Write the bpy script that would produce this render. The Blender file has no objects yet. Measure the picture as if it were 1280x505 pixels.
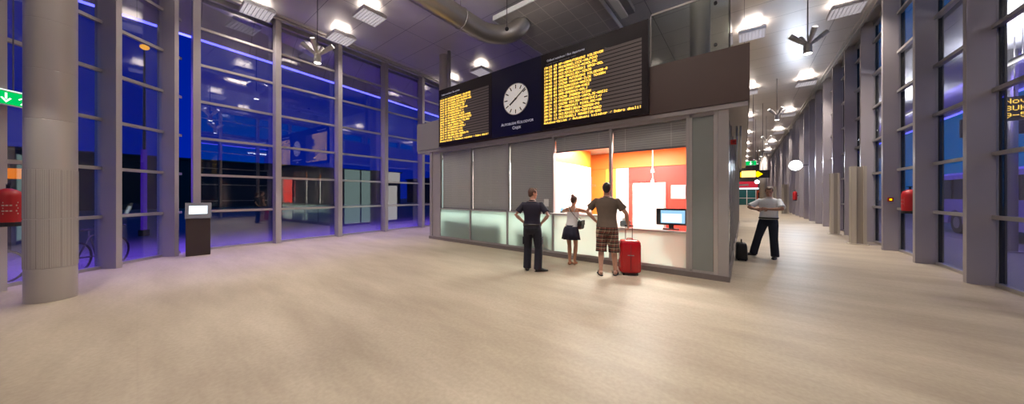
import bpy, bmesh, math, random
from mathutils import Vector, Matrix, Euler
random.seed(7)
C = bpy.context.scene.collection
PI = math.pi
V = Vector
def R(d): return math.radians(d)

# ------------------------------------------------------------------ materials
def new_mat(name):
    m = bpy.data.materials.new(name); m.use_nodes = True
    return m, m.node_tree.nodes, m.node_tree.links
def pmat(name, col, rough=0.5, metal=0.0, emit=None, es=1.0, noise=0.0, scale=8.0, spec=0.5, trans=0.0):
    m, N, L = new_mat(name); b = N['Principled BSDF']
    b.inputs['Base Color'].default_value = (*col, 1); b.inputs['Roughness'].default_value = rough
    b.inputs['Metallic'].default_value = metal; b.inputs['Specular IOR Level'].default_value = spec
    if trans: b.inputs['Transmission Weight'].default_value = trans
    if emit: b.inputs['Emission Color'].default_value = (*emit, 1); b.inputs['Emission Strength'].default_value = es
    if noise:
        tc = N.new('ShaderNodeTexCoord'); nz = N.new('ShaderNodeTexNoise'); nz.inputs['Scale'].default_value = scale
        nz.inputs['Detail'].default_value = 5
        mx = N.new('ShaderNodeMix'); mx.data_type = 'RGBA'
        mx.inputs[6].default_value = (*[c*(1-noise) for c in col], 1); mx.inputs[7].default_value = (*[min(1, c*(1+noise)) for c in col], 1)
        L.new(tc.outputs['Object'], nz.inputs['Vector']); L.new(nz.outputs['Fac'], mx.inputs[0]); L.new(mx.outputs[2], b.inputs['Base Color'])
    return m
def emat(name, col, s):
    m, N, L = new_mat(name); N.remove(N['Principled BSDF'])
    e = N.new('ShaderNodeEmission'); e.inputs[0].default_value = (*col, 1); e.inputs[1].default_value = s
    L.new(e.outputs[0], N['Material Output'].inputs[0]); return m
def glass_mat(name, tint, ior=1.5, rough=0.0):
    m, N, L = new_mat(name); N.remove(N['Principled BSDF'])
    t = N.new('ShaderNodeBsdfTransparent'); t.inputs[0].default_value = (*tint, 1)
    g = N.new('ShaderNodeBsdfGlossy'); g.inputs['Roughness'].default_value = rough
    f = N.new('ShaderNodeFresnel'); ge = N.new('ShaderNodeNewGeometry')
    mi = N.new('ShaderNodeMix'); mi.data_type = 'FLOAT'; mi.inputs[2].default_value = ior; mi.inputs[3].default_value = 1/ior
    L.new(ge.outputs['Backfacing'], mi.inputs[0]); L.new(mi.outputs[0], f.inputs[0])
    mx = N.new('ShaderNodeMixShader'); L.new(f.outputs[0], mx.inputs[0]); L.new(t.outputs[0], mx.inputs[1]); L.new(g.outputs[0], mx.inputs[2])
    L.new(mx.outputs[0], N['Material Output'].inputs[0]); return m
def frosted_mat(name, col, gloss=0.08):
    m, N, L = new_mat(name); N.remove(N['Principled BSDF'])
    t = N.new('ShaderNodeBsdfTranslucent'); t.inputs[0].default_value = (*col, 1)
    d = N.new('ShaderNodeBsdfDiffuse'); d.inputs[0].default_value = (*col, 1)
    g = N.new('ShaderNodeBsdfGlossy'); g.inputs['Roughness'].default_value = 0.15
    a = N.new('ShaderNodeMixShader'); a.inputs[0].default_value = 0.2
    L.new(t.outputs[0], a.inputs[1]); L.new(d.outputs[0], a.inputs[2])
    b = N.new('ShaderNodeMixShader'); b.inputs[0].default_value = gloss
    L.new(a.outputs[0], b.inputs[1]); L.new(g.outputs[0], b.inputs[2]); L.new(b.outputs[0], N['Material Output'].inputs[0]); return m
def line_math(N, L, src, step, width):
    # 1 inside a seam every `step`
    d = N.new('ShaderNodeMath'); d.operation = 'DIVIDE'; d.inputs[1].default_value = step; L.new(src, d.inputs[0])
    f = N.new('ShaderNodeMath'); f.operation = 'FRACT'; L.new(d.outputs[0], f.inputs[0])
    c = N.new('ShaderNodeMath'); c.operation = 'LESS_THAN'; c.inputs[1].default_value = width/step; L.new(f.outputs[0], c.inputs[0])
    return c.outputs[0]
def seam_mat(name, col, seam, sx, sy, w, rough, metal, noise=0.06, nscale=1.0):
    m, N, L = new_mat(name); b = N['Principled BSDF']; b.inputs['Roughness'].default_value = rough; b.inputs['Metallic'].default_value = metal
    tc = N.new('ShaderNodeTexCoord'); sp = N.new('ShaderNodeSeparateXYZ'); L.new(tc.outputs['Object'], sp.inputs[0])
    a = line_math(N, L, sp.outputs[0], sx, w); c = line_math(N, L, sp.outputs[1], sy, w)
    mm = N.new('ShaderNodeMath'); mm.operation = 'MAXIMUM'; L.new(a, mm.inputs[0]); L.new(c, mm.inputs[1])
    nz = N.new('ShaderNodeTexNoise'); nz.inputs['Scale'].default_value = nscale; L.new(tc.outputs['Object'], nz.inputs['Vector'])
    m1 = N.new('ShaderNodeMix'); m1.data_type = 'RGBA'
    m1.inputs[6].default_value = (*[x*(1-noise) for x in col], 1); m1.inputs[7].default_value = (*[x*(1+noise) for x in col], 1); L.new(nz.outputs[0], m1.inputs[0])
    m2 = N.new('ShaderNodeMix'); m2.data_type = 'RGBA'; m2.inputs[7].default_value = (*seam, 1)
    L.new(m1.outputs[2], m2.inputs[6]); L.new(mm.outputs[0], m2.inputs[0]); L.new(m2.outputs[2], b.inputs['Base Color']); return m
def floor_mat():
    m, N, L = new_mat('polished_concrete'); b = N['Principled BSDF']
    tc = N.new('ShaderNodeTexCoord')
    mp = N.new('ShaderNodeMapping'); mp.inputs['Rotation'].default_value = (0, 0, R(38)); mp.inputs['Scale'].default_value = (0.35, 1.5, 1); L.new(tc.outputs['Object'], mp.inputs[0])
    n1 = N.new('ShaderNodeTexNoise'); n1.inputs['Scale'].default_value = 1.1; n1.inputs['Detail'].default_value = 6; n1.inputs['Roughness'].default_value = 0.62; L.new(mp.outputs[0], n1.inputs['Vector'])
    n2 = N.new('ShaderNodeTexNoise'); n2.inputs['Scale'].default_value = 26; n2.inputs['Detail'].default_value = 4; L.new(tc.outputs['Object'], n2.inputs['Vector'])
    vo = N.new('ShaderNodeTexVoronoi'); vo.inputs['Scale'].default_value = 14; L.new(tc.outputs['Object'], vo.inputs['Vector'])
    r1 = N.new('ShaderNodeValToRGB'); r1.color_ramp.elements[0].position = 0.3; r1.color_ramp.elements[1].position = 0.7
    r1.color_ramp.elements[0].color = (0.335, 0.275, 0.205, 1); r1.color_ramp.elements[1].color = (0.50, 0.43, 0.335, 1); L.new(n1.outputs[0], r1.inputs[0])
    r2 = N.new('ShaderNodeValToRGB'); r2.color_ramp.elements[0].position = 0.35; r2.color_ramp.elements[1].position = 0.65
    r2.color_ramp.elements[0].color = (0.90, 0.89, 0.88, 1); r2.color_ramp.elements[1].color = (1, 1, 1, 1); L.new(n2.outputs[0], r2.inputs[0])
    mu = N.new('ShaderNodeMix'); mu.data_type = 'RGBA'; mu.blend_type = 'MULTIPLY'; mu.inputs[0].default_value = 1
    L.new(r1.outputs[0], mu.inputs[6]); L.new(r2.outputs[0], mu.inputs[7])
    # hairline joints of the slab fields
    sp = N.new('ShaderNodeSeparateXYZ'); L.new(tc.outputs['Object'], sp.inputs[0])
    a = line_math(N, L, sp.outputs[0], 6.0, 0.012); c = line_math(N, L, sp.outputs[1], 6.0, 0.012)
    mm = N.new('ShaderNodeMath'); mm.operation = 'MAXIMUM'; L.new(a, mm.inputs[0]); L.new(c, mm.inputs[1])
    ml = N.new('ShaderNodeMath'); ml.operation = 'MULTIPLY'; ml.inputs[1].default_value = 0.07; L.new(mm.outputs[0], ml.inputs[0])
    m2 = N.new('ShaderNodeMix'); m2.data_type = 'RGBA'; m2.inputs[7].default_value = (0.2, 0.17, 0.14, 1)
    L.new(mu.outputs[2], m2.inputs[6]); L.new(ml.outputs[0], m2.inputs[0]); L.new(m2.outputs[2], b.inputs['Base Color'])
    rr = N.new('ShaderNodeMapRange'); rr.inputs[3].default_value = 0.38; rr.inputs[4].default_value = 0.55; L.new(n1.outputs[0], rr.inputs[0]); L.new(rr.outputs[0], b.inputs['Roughness'])
    b.inputs['Specular IOR Level'].default_value = 0.28
    return m
def plaid_mat():
    m, N, L = new_mat('plaid_cotton'); b = N['Principled BSDF']; b.inputs['Roughness'].default_value = 0.85
    tc = N.new('ShaderNodeTexCoord'); sp = N.new('ShaderNodeSeparateXYZ'); L.new(tc.outputs['Object'], sp.inputs[0])
    ad = N.new('ShaderNodeMath'); ad.operation = 'ADD'; L.new(sp.outputs[0], ad.inputs[0]); L.new(sp.outputs[1], ad.inputs[1])
    cur = None
    def layer(prev, src, step, w, col, off=0.0):
        o = N.new('ShaderNodeMath'); o.operation = 'ADD'; o.inputs[1].default_value = 10+off; L.new(src, o.inputs[0])
        f = line_math(N, L, o.outputs[0], step, w)
        k = N.new('ShaderNodeMath'); k.operation = 'MULTIPLY'; k.inputs[1].default_value = 0.7; L.new(f, k.inputs[0])
        mx = N.new('ShaderNodeMix'); mx.data_type = 'RGBA'; mx.inputs[7].default_value = (*col, 1); L.new(k.outputs[0], mx.inputs[0])
        if prev is None: mx.inputs[6].default_value = (0.12, 0.055, 0.04, 1)
        else: L.new(prev, mx.inputs[6])
        return mx.outputs[2]
    for src in (ad.outputs[0], sp.outputs[2]):
        cur = layer(cur, src, 0.085, 0.03, (0.035, 0.025, 0.02)); cur = layer(cur, src, 0.085, 0.012, (0.45, 0.36, 0.25), 0.02); cur = layer(cur, src, 0.085, 0.01, (0.3, 0.05, 0.04), 0.052)
    L.new(cur, b.inputs['Base Color']); return m
def blind_mat():
    m, N, L = new_mat('woven_blind'); b = N['Principled BSDF']; b.inputs['Roughness'].default_value = 0.7
    tc = N.new('ShaderNodeTexCoord'); sp = N.new('ShaderNodeSeparateXYZ'); L.new(tc.outputs['Object'], sp.inputs[0])
    a = line_math(N, L, sp.outputs[2], 0.05, 0.012)
    mx = N.new('ShaderNodeMix'); mx.data_type = 'RGBA'; mx.inputs[6].default_value = (0.50, 0.48, 0.48, 1); mx.inputs[7].default_value = (0.33, 0.32, 0.325, 1)
    L.new(a, mx.inputs[0]); L.new(mx.outputs[2], b.inputs['Base Color']); return m
def duct_mat():
    m, N, L = new_mat('spiral_duct_steel'); b = N['Principled BSDF']
    b.inputs['Metallic'].default_value = 0.85; b.inputs['Roughness'].default_value = 0.34; b.inputs['Base Color'].default_value = (0.48, 0.45, 0.42, 1); return m

M = {}
M['floor'] = floor_mat()
M['ceiling'] = seam_mat('ceiling_metal_panel', (0.60, 0.565, 0.565), (0.22, 0.21, 0.22), 2.4, 1.2, 0.018, 0.30, 0.35)
M['raft'] = seam_mat('acoustic_tile', (0.50, 0.46, 0.44), (0.72, 0.67, 0.62), 0.6, 0.6, 0.022, 0.8, 0.0, 0.08, 3.0)
M['fin'] = pmat('grey_painted_steel', (0.45, 0.41, 0.43), 0.42, 0.25, noise=0.05, scale=1.5)
M['alu'] = pmat('brushed_aluminium', (0.50, 0.475, 0.47), 0.34, 0.6, noise=0.05, scale=5)
M['gasket'] = pmat('black_gasket', (0.012, 0.012, 0.014), 0.6)
M['glass'] = glass_mat('curtain_wall_glass', (0.84, 0.85, 0.88), 2.3)
M['clear'] = glass_mat('clear_window_glass', (0.97, 0.985, 0.98), 1.28)
M['parapet'] = glass_mat('green_edge_glass', (0.86, 0.90, 0.86), 1.45)
M['column'] = pmat('column_cladding', (0.43, 0.395, 0.375), 0.33, 0.2, noise=0.04, scale=2)
M['columnmesh'] = seam_mat('column_ribbed_cladding', (0.42, 0.385, 0.36), (0.30, 0.27, 0.255), 0.03, 50, 0.006, 0.5, 0.3)
M['kiosk'] = pmat('kiosk_frame', (0.40, 0.375, 0.37), 0.45, 0.35, noise=0.05, scale=3)
M['plinth'] = pmat('kiosk_plinth', (0.20, 0.17, 0.165), 0.4, 0.2)
M['fascia'] = pmat('brown_fascia', (0.068, 0.042, 0.036), 0.45, 0.1, noise=0.08, scale=1.2)
M['fasciagrey'] = pmat('grey_fascia_end', (0.30, 0.28, 0.275), 0.45, 0.3)
M['blind'] = blind_mat()
M['frost'] = frosted_mat('frosted_green_glass', (0.80, 0.94, 0.89))
M['frostteal'] = frosted_mat('frosted_teal_glass', (0.76, 0.92, 0.89))
M['frostgrey'] = pmat('grey_back_painted_glass', (0.23, 0.25, 0.24), 0.22, 0.0, noise=0.05, scale=5)
M['white'] = pmat('white_paint', (0.82, 0.81, 0.79), 0.55)
M['red'] = pmat('red_paint', (0.72, 0.035, 0.02), 0.5)
M['orange'] = pmat('orange_paint', (0.85, 0.20, 0.02), 0.5)
M['yellow'] = pmat('yellow_paint', (0.88, 0.48, 0.05), 0.5)
M['black'] = pmat('black_casing', (0.013, 0.012, 0.016), 0.3)
M['blackmatte'] = pmat('black_plastic', (0.02, 0.02, 0.021), 0.6)
M['board'] = pmat('board_casing', (0.010, 0.005, 0.007), 0.3, spec=0.3)
M['clockpanel'] = pmat('navy_panel', (0.005, 0.005, 0.034), 0.3, spec=0.3)
M['ledoff'] = pmat('unlit_display', (0.145, 0.12, 0.115), 0.5)
M['led'] = emat('amber_led', (1.0, 0.60, 0.075), 3.1)
M['ledorange'] = emat('orange_led', (1.0, 0.24, 0.0), 1.2)
M['lettering'] = pmat('white_lettering', (0.75, 0.75, 0.8), 0.5, emit=(0.8, 0.8, 1.0), es=0.25)
M['greytext'] = pmat('grey_lettering', (0.30, 0.28, 0.28), 0.5)
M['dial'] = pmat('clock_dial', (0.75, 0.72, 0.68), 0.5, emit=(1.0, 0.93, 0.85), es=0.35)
M['screenwhite'] = emat('lit_screen', (0.80, 0.92, 1.0), 1.5)
M['screenblue'] = emat('lit_blue_screen', (0.35, 0.62, 0.9), 1.2)
M['lampwhite'] = emat('lamp_diffuser', (1.0, 0.95, 0.92), 2.6)
M['lampcool'] = emat('lit_white_disc', (0.92, 0.97, 1.0), 6.0)
M['lens'] = emat('spot_lens', (1.0, 0.96, 0.90), 9.0)
M['louvre'] = pmat('white_louvre', (0.72, 0.70, 0.74), 0.35, 0.2)
M['housing'] = pmat('lamp_housing', (0.30, 0.29, 0.30), 0.4, 0.5)
M['spot'] = pmat('spotlight_metal', (0.60, 0.57, 0.53), 0.32, 0.35)
M['rod'] = pmat('dark_rod', (0.16, 0.15, 0.16), 0.4, 0.6)
M['duct'] = duct_mat()
M['totem'] = pmat('dark_brown_metal', (0.055, 0.038, 0.034), 0.45, 0.2)
M['totemhead'] = pmat('grey_bezel', (0.20, 0.20, 0.23), 0.4, 0.3)
M['post'] = pmat('cream_metal', (0.56, 0.51, 0.43), 0.45, 0.2)
M['postdark'] = pmat('cream_metal_recess', (0.36, 0.32, 0.28), 0.5, 0.1)
M['exitgreen'] = emat('exit_green', (0.0, 0.55, 0.11), 1.1)
M['exitwhite'] = emat('exit_white', (0.8, 1.0, 0.9), 1.5)
M['signyellow'] = emat('sign_yellow', (1.0, 0.70, 0.0), 1.5)
M['signwarm'] = emat('sign_warm', (1.0, 0.62, 0.22), 1.8)
M['signred'] = emat('sign_red', (0.6, 0.03, 0.05), 0.9)
M['exred'] = pmat('extinguisher_red', (0.42, 0.01, 0.015), 0.45)
M['ledblue'] = emat('blue_light_strip', (0.10, 0.10, 1.0), 6.0)
M['columnglow'] = emat('violet_lit_column_glow', (0.12, 0.03, 0.8), 0.4)  # glow standing in for violet light that falls on an outdoor column
M['asphalt'] = pmat('asphalt', (0.16, 0.15, 0.17), 0.45, noise=0.25, scale=3)
M['pavingout'] = pmat('pale_platform_paving', (0.34, 0.31, 0.31), 0.4, noise=0.15, scale=2)
M['soffit'] = seam_mat('outdoor_soffit', (0.44, 0.43, 0.46), (0.2, 0.2, 0.22), 2.0, 1.2, 0.02, 0.4, 0.3)
M['dark'] = pmat('dark_facade', (0.02, 0.02, 0.025), 0.8)
M['busvioletlit'] = pmat('bus_body_violet_lit', (0.33, 0.26, 0.72), 0.3)  # violet of the platform lighting put into the body colour
M['busglass'] = pmat('bus_window', (0.02, 0.02, 0.03), 0.08)
M['rubber'] = pmat('rubber', (0.015, 0.015, 0.016), 0.7)
M['warmlamp'] = emat('sodium_lamp', (1.0, 0.45, 0.05), 1.6)
M['skin'] = pmat('skin', (0.50, 0.27, 0.19), 0.5, noise=0.06, scale=10)
M['skintan'] = pmat('tanned_skin', (0.46, 0.22, 0.13), 0.5, noise=0.06, scale=10)
M['hairbrown'] = pmat('brown_hair', (0.085, 0.035, 0.02), 0.55, noise=0.3, scale=60)
M['hairdark'] = pmat('dark_hair', (0.02, 0.012, 0.010), 0.5, noise=0.3, scale=60)
M['hairgrey'] = pmat('greying_brown_hair', (0.16, 0.10, 0.07), 0.55, noise=0.3, scale=60)
M['navy'] = pmat('navy_cotton', (0.007, 0.004, 0.018), 0.8, noise=0.15, scale=14)
M['navytrouser'] = pmat('navy_trouser_cloth', (0.009, 0.009, 0.020), 0.8, noise=0.15, scale=14)
M['jeans'] = pmat('dark_denim', (0.012, 0.016, 0.032), 0.85, noise=0.2, scale=14)
M['brownshirt'] = pmat('brown_grey_cotton', (0.125, 0.092, 0.07), 0.9, noise=0.12, scale=16)
M['plaid'] = plaid_mat()
M['tank'] = pmat('white_jersey', (0.66, 0.64, 0.65), 0.8, noise=0.06, scale=16)
M['shirtwhite'] = pmat('pale_blue_shirt_cloth', (0.84, 0.87, 0.92), 0.75, noise=0.05, scale=12)
M['skirt'] = pmat('navy_skirt_cloth', (0.010, 0.010, 0.028), 0.8, noise=0.2, scale=14)
M['shoe'] = pmat('black_shoe_leather', (0.012, 0.010, 0.010), 0.35)
M['shoesole'] = pmat('pale_shoe_band', (0.35, 0.33, 0.30), 0.6)
M['suitcase'] = pmat('glossy_red_shell', (0.48, 0.004, 0.009), 0.25)
M['suitdark'] = pmat('dark_red_corner', (0.08, 0.006, 0.008), 0.5)
M['bagblack'] = pmat('black_bag_fabric', (0.010, 0.010, 0.012), 0.55)
M['eye'] = pmat('eye_dark', (0.03, 0.02, 0.02), 0.3)
M['lip'] = pmat('lip', (0.38, 0.13, 0.11), 0.5)
M['paper'] = pmat('paper', (0.85, 0.85, 0.84), 0.6)
M['cool'] = pmat('grey_equipment', (0.16, 0.18, 0.20), 0.4)
M['teal'] = pmat('teal_glass_door', (0.02, 0.12, 0.13), 0.15)
M['vending'] = pmat('orange_red_casing', (0.75, 0.10, 0.03), 0.4)

# ------------------------------------------------------------------ mesh builder
class MB:
    def __init__(s): s.v = []; s.f = []
    def add(s, vs, fs):
        b = len(s.v); s.v += [V(p) for p in vs]; s.f += [tuple(i+b for i in f) for f in fs]; return s
    def box(s, x0, y0, z0, x1, y1, z1, mat=None):
        vs = [V((x, y, z)) for z in (z0, z1) for y in (y0, y1) for x in (x0, x1)]
        if mat is not None: vs = [mat @ p for p in vs]
        return s.add(vs, [(0, 2, 3, 1), (4, 5, 7, 6), (0, 1, 5, 4), (2, 6, 7, 3), (0, 4, 6, 2), (1, 3, 7, 5)])
    def ring_loft(s, rings, caps=True, closed=False):
        n = len(rings[0]); vs = [p for r in rings for p in r]; fs = []
        m = len(rings)
        for i in range(m if closed else m-1):
            a, b = i*n, ((i+1) % m)*n
            for k in range(n):
                k2 = (k+1) % n; fs.append((a+k, a+k2, b+k2, b+k))
        if caps and not closed: fs += [tuple(range(n-1, -1, -1)), tuple(range((m-1)*n, m*n))]
        return s.add(vs, fs)
    def loft(s, pts, rad, hint=(0, 0, 1), n=14, caps=True):
        pts = [V(p) for p in pts]; rings = []
        for i, p in enumerate(pts):
            t = (pts[min(i+1, len(pts)-1)] - pts[max(i-1, 0)]).normalized()
            h = V(hint)
            if abs(t.dot(h.normalized())) > 0.95: h = V((0, 1, 0)) if abs(t.y) < 0.9 else V((1, 0, 0))
            sd = t.cross(h).normalized(); up = sd.cross(t).normalized()
            r = rad[i]; a, b = r if isinstance(r, (tuple, list)) else (r, r)
            rings.append([p + sd*(a*math.cos(2*PI*k/n)) + up*(b*math.sin(2*PI*k/n)) for k in range(n)])
        return s.ring_loft(rings, caps)
    def cyl(s, p0, p1, r0, r1=None, n=16): return s.loft([p0, p1], [r0, r0 if r1 is None else r1], n=n)
    def ell(s, c, r, rot=None, nu=16, nv=10):
        c = V(c); rings = []
        for j in range(1, nv):
            a = PI*j/nv; ring = []
            for k in range(nu):
                p = V((r[0]*math.sin(a)*math.cos(2*PI*k/nu), r[1]*math.sin(a)*math.sin(2*PI*k/nu), -r[2]*math.cos(a)))
                ring.append(c + (rot @ p if rot is not None else p))
            rings.append(ring)
        return s.ring_loft(rings)
    def torus(s, c, ax, R_, r, n=32, m=8):
        ax = V(ax).normalized(); h = V((0, 0, 1)) if abs(ax.z) < 0.9 else V((1, 0, 0)); u = ax.cross(h).normalized(); w = u.cross(ax)
        rings = []
        for i in range(n):
            a = 2*PI*i/n; d = u*math.cos(a) + w*math.sin(a)
            rings.append([V(c) + d*(R_ + r*math.cos(2*PI*k/m)) + ax*(r*math.sin(2*PI*k/m)) for k in range(m)])
        return s.ring_loft(rings, closed=True)
    def build(s, name, mat, parent=None, smooth=False, bevel=0.0):
        me = bpy.data.meshes.new(name); me.from_pydata([tuple(p) for p in s.v], [], s.f); me.update()
        bm = bmesh.new(); bm.from_mesh(me); bmesh.ops.recalc_face_normals(bm, faces=bm.faces)
        if bevel: bmesh.ops.bevel(bm, geom=bm.edges[:], offset=bevel, segments=2, affect='EDGES', clamp_overlap=True)
        bm.to_mesh(me); bm.free()
        if smooth: me.polygons.foreach_set('use_smooth', [True]*len(me.polygons))
        me.materials.append(mat); o = bpy.data.objects.new(name, me); C.objects.link(o)
        if parent is not None: o.parent = parent
        return o
def smooth_by_angle(o, ang=35):
    bm = bmesh.new(); bm.from_mesh(o.data)
    for f in bm.faces: f.smooth = True
    for e in bm.edges:
        if len(e.link_faces) == 2 and e.calc_face_angle(0) > R(ang): e.smooth = False
    bm.to_mesh(o.data); bm.free(); return o
def remesh(o, vox, it=4, fac=0.5):
    md = o.modifiers.new('r', 'REMESH'); md.mode = 'VOXEL'; md.voxel_size = vox
    ms = o.modifiers.new('s', 'SMOOTH'); ms.factor = fac; ms.iterations = it
    dg = bpy.context.evaluated_depsgraph_get(); me = bpy.data.meshes.new_from_object(o.evaluated_get(dg))
    o.modifiers.clear(); mat = o.data.materials[0]; o.data = me
    if not me.materials: me.materials.append(mat)
    me.polygons.foreach_set('use_smooth', [True]*len(me.polygons)); return o
def tag(o, label, cat, group=None, kind=None):
    o['label'] = label; o['category'] = cat
    if group: o['group'] = group
    if kind: o['kind'] = kind
    return o
def empty(name, loc=(0, 0, 0), rz=0.0):
    o = bpy.data.objects.new(name, None); C.objects.link(o); o.location = loc; o.rotation_euler = (0, 0, rz); o.empty_display_size = 0.1; return o
def struct(o, label=None, cat=None):
    o['kind'] = 'structure'
    if label: o['label'] = label
    if cat: o['category'] = cat
    return o
def dup(root, loc, rz, label=None, group=None):
    r = root.copy(); C.objects.link(r); r.location = loc; r.rotation_euler = (0, 0, rz)
    if label: r['label'] = label
    if group: r['group'] = group
    for ch in list(root.children):
        c = ch.copy(); C.objects.link(c); c.parent = r
        for g in list(ch.children):
            d = g.copy(); C.objects.link(d); d.parent = c
    return r
def text(name, s, size, mat, parent, loc, rot=(PI/2, 0, 0), align='CENTER', smallcaps=False, depth=0.002):
    cu = bpy.data.curves.new(name, 'FONT'); cu.body = s; cu.size = size; cu.align_x = align; cu.extrude = depth
    if smallcaps:
        cu.small_caps_scale = 0.78
        for i in range(len(s)): cu.body_format[i].use_small_caps = True
    t = bpy.data.objects.new(name+'_tmp', cu); C.objects.link(t)
    me = bpy.data.meshes.new_from_object(t.evaluated_get(bpy.context.evaluated_depsgraph_get()))
    bpy.data.objects.remove(t); bpy.data.curves.remove(cu)
    me.materials.clear(); me.materials.append(mat); o = bpy.data.objects.new(name, me); C.objects.link(o)
    o.location = loc; o.rotation_euler = rot
    if parent is not None: o.parent = parent
    return o
# ------------------------------------------------------------------ room shell
HC = 7.55
def prism(poly, z0, z1):
    mb = MB(); n = len(poly)
    mb.add([(x, y, z0) for x, y in poly] + [(x, y, z1) for x, y in poly],
           [tuple(range(n-1, -1, -1)), tuple(range(n, 2*n))] + [(i, (i+1) % n, n+(i+1) % n, n+i) for i in range(n)])
    return mb
YF = 74.0
plan = [(-6.6, -4.7), (3.62, -4.7), (3.62, YF), (-13.72, YF), (-13.72, 22), (-12.57, 0.98)]
struct(prism(plan, -0.12, 0.0).build('floor', M['floor']), 'pale polished concrete floor of the bus station hall', 'floor')
struct(prism(plan, HC, HC+0.25).build('ceiling', M['ceiling']), 'grey metal panel ceiling above the hall and the corridor', 'ceiling')
struct(MB().box(-6.6, -4.9, 0, 3.62, -4.7, HC).build('wall_back', M['white']), 'plain pale wall closing the hall', 'wall')
struct(MB().box(-13.7, YF, 0, 3.6, YF+0.2, HC).build('wall_far', M['fasciagrey']), 'grey end wall far down the corridor', 'wall')

wcount = [0]
def bay(p0, ang, Lg, zs, ft, detail=True, top=HC, label='', fd=0.30):
    """fin, mullion, transoms, sill and glazing of one bay; local x runs along the wall, local y points outdoors"""
    wcount[0] += 1
    r = empty(f'window_{wcount[0]}', (p0[0], p0[1], 0), ang); struct(r, label, 'window')
    MB().box(-ft/2, 0, 0, ft/2, fd, top-0.02).build('fin_post', M['fin'], r)
    MB().box(-0.05, fd+0.005, 0, 0.05, fd+0.11, top-0.02).build('mullion', M['alu'], r)
    MB().box(0.052, fd+0.03, 0.03, 0.064, fd+0.10, top-0.05).build('gasket', M['gasket'], r)
    MB().box(0.066, fd-0.01, 0.0, Lg-0.052, fd+0.12, 0.06).build('sill', M['alu'], r)
    for z in zs:
        mb = MB().box(-0.075 if ft < 0.14 else 0.052, fd-0.045, z-0.035, Lg-0.052, fd-0.001, z+0.035)
        t = mb.build('transom', M['alu'], r)
        if detail:
            MB().box(0.066, fd+0.0, z-0.028, Lg-0.052, fd+0.05, z+0.028).build('pressure_cap', M['alu'], t)
    MB().box(0.066, fd-0.03, top-0.20, Lg-0.052, fd+0.10, top-0.02).build('head_rail', M['alu'], r)
    g = MB(); lv = [0.06] + list(zs) + [top-0.2]
    for a, b in zip(lv[:-1], lv[1:]): g.box(0.066, fd+0.055, a+0.001, Lg-0.052, fd+0.071, b-0.001)
    g.build('glazing', M['glass'], r)
    return r
def zrun(a, step, top): 
    out = []
    while a < top-0.25: out.append(round(a, 3)); a += step
    return out
ZL = zrun(1.13, 1.057, HC); ZR = zrun(1.21, 1.117, HC)
# right-hand wall, X = 3.18, fins 2.06 m apart
FY = [9.38 + 2.06*k for k in range(-6, 32)]
for i in range(1, len(FY)):
    bay((3.18, FY[i]), -PI/2, FY[i]-FY[i-1], ZR, 0.115, detail=i < 15, label='tall glazed bay of the straight window wall along the platform side')
# left-hand wall, X = -12.15
LY = [1.05, 2.92, 4.87, 6.80, 8.77, 10.71, 12.65, 14.59, 16.53, 18.47, 20.41, 22.35]
A3 = R(3.0)
def wx(y): return -12.15 - (y-2.92)*math.tan(A3)
for i in range(len(LY)-1):
    bay((wx(LY[i]), LY[i]), PI/2+A3, (LY[i+1]-LY[i])/math.cos(A3), ZL, 0.15, label='tall glazed bay of the window wall facing the dark blue night')
struct(MB().box(-13.7, 22.4, 0, -13.15, YF, HC).build('wall_left', M['fasciagrey']), 'grey wall behind the ticket office', 'wall')
# splayed corner wall
S = [(-6.45, -4.595), (-7.4, -3.645), (-8.55, -2.495), (-9.67, -1.375), (-10.81, -0.235), (-11.70, 0.655), (-12.04, 0.995)]
for i in range(len(S)-1):
    L_ = math.hypot(S[i+1][0]-S[i][0], S[i+1][1]-S[i][1])
    bay(S[i], math.atan2(0.7071, -0.7071), L_, ZL, 0.11, label='tall glazed bay of the splayed corner behind the round column')
# cornice lines under the ceiling
k = 0
for (a, b) in (((-12.20, 1.0), (-12.20, 22.4)), ((3.22, -4.6), (3.22, YF-0.1))):
    for (z0, z1, dx) in ((HC-0.07, HC-0.002, 0.16), (HC-0.13, HC-0.075, 0.08)):
        k += 1; sgn = 1 if a[0] < 0 else -1
        struct(prism([(wx(1.0)-0.1, 1.0), (wx(1.0)+dx-0.05, 1.0), (wx(22.3)+dx-0.05, 22.3), (wx(22.3)-0.1, 22.3)] if sgn > 0 else [(a[0]-dx, a[1]), (a[0], a[1]), (a[0], b[1]), (a[0]-dx, b[1])], z0, z1).build(f'trim_{k}', M['alu']), 'grey metal cornice strip under the ceiling edge', 'trim')

# ------------------------------------------------------------------ round columns
def column(x, y, label, ribs=True, top=HC-0.005):
    r = empty('column', (x, y, 0)); struct(r, label, 'column')
    prof = [(0.0, 0.228), (0.03, 0.233)]
    z = 0.5
    while z < top-0.2:
        prof += [(z-0.02, 0.233), (z-0.006, 0.2328), (z, 0.2295), (z+0.006, 0.2328), (z+0.02, 0.233)]; z += 0.745
    prof += [(top, 0.233)]
    n = 64
    MB().ring_loft([[V((rr*math.cos(2*PI*k/n), rr*math.sin(2*PI*k/n), zz)) for k in range(n)] for zz, rr in prof]).build('shaft', M['column'], r, smooth=True); smooth_by_angle(r.children[0], 25)
    if ribs:
        for z0, z1 in ((0.51, 1.235), (1.255, 1.985)):
            n = 160
            MB().ring_loft([[V(((0.236+0.002*(k % 2))*math.cos(2*PI*k/n), (0.236+0.002*(k % 2))*math.sin(2*PI*k/n), zz)) for k in range(n)] for zz in (z0, z1)]).build('ribbed_sleeve', M['columnmesh'], r)
    return r
column(-8.40, -0.81, 'stout round metal clad column standing near the splayed glass corner')
column(-10.06, 8.15, 'round column rising behind the left display board', ribs=False)
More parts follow.
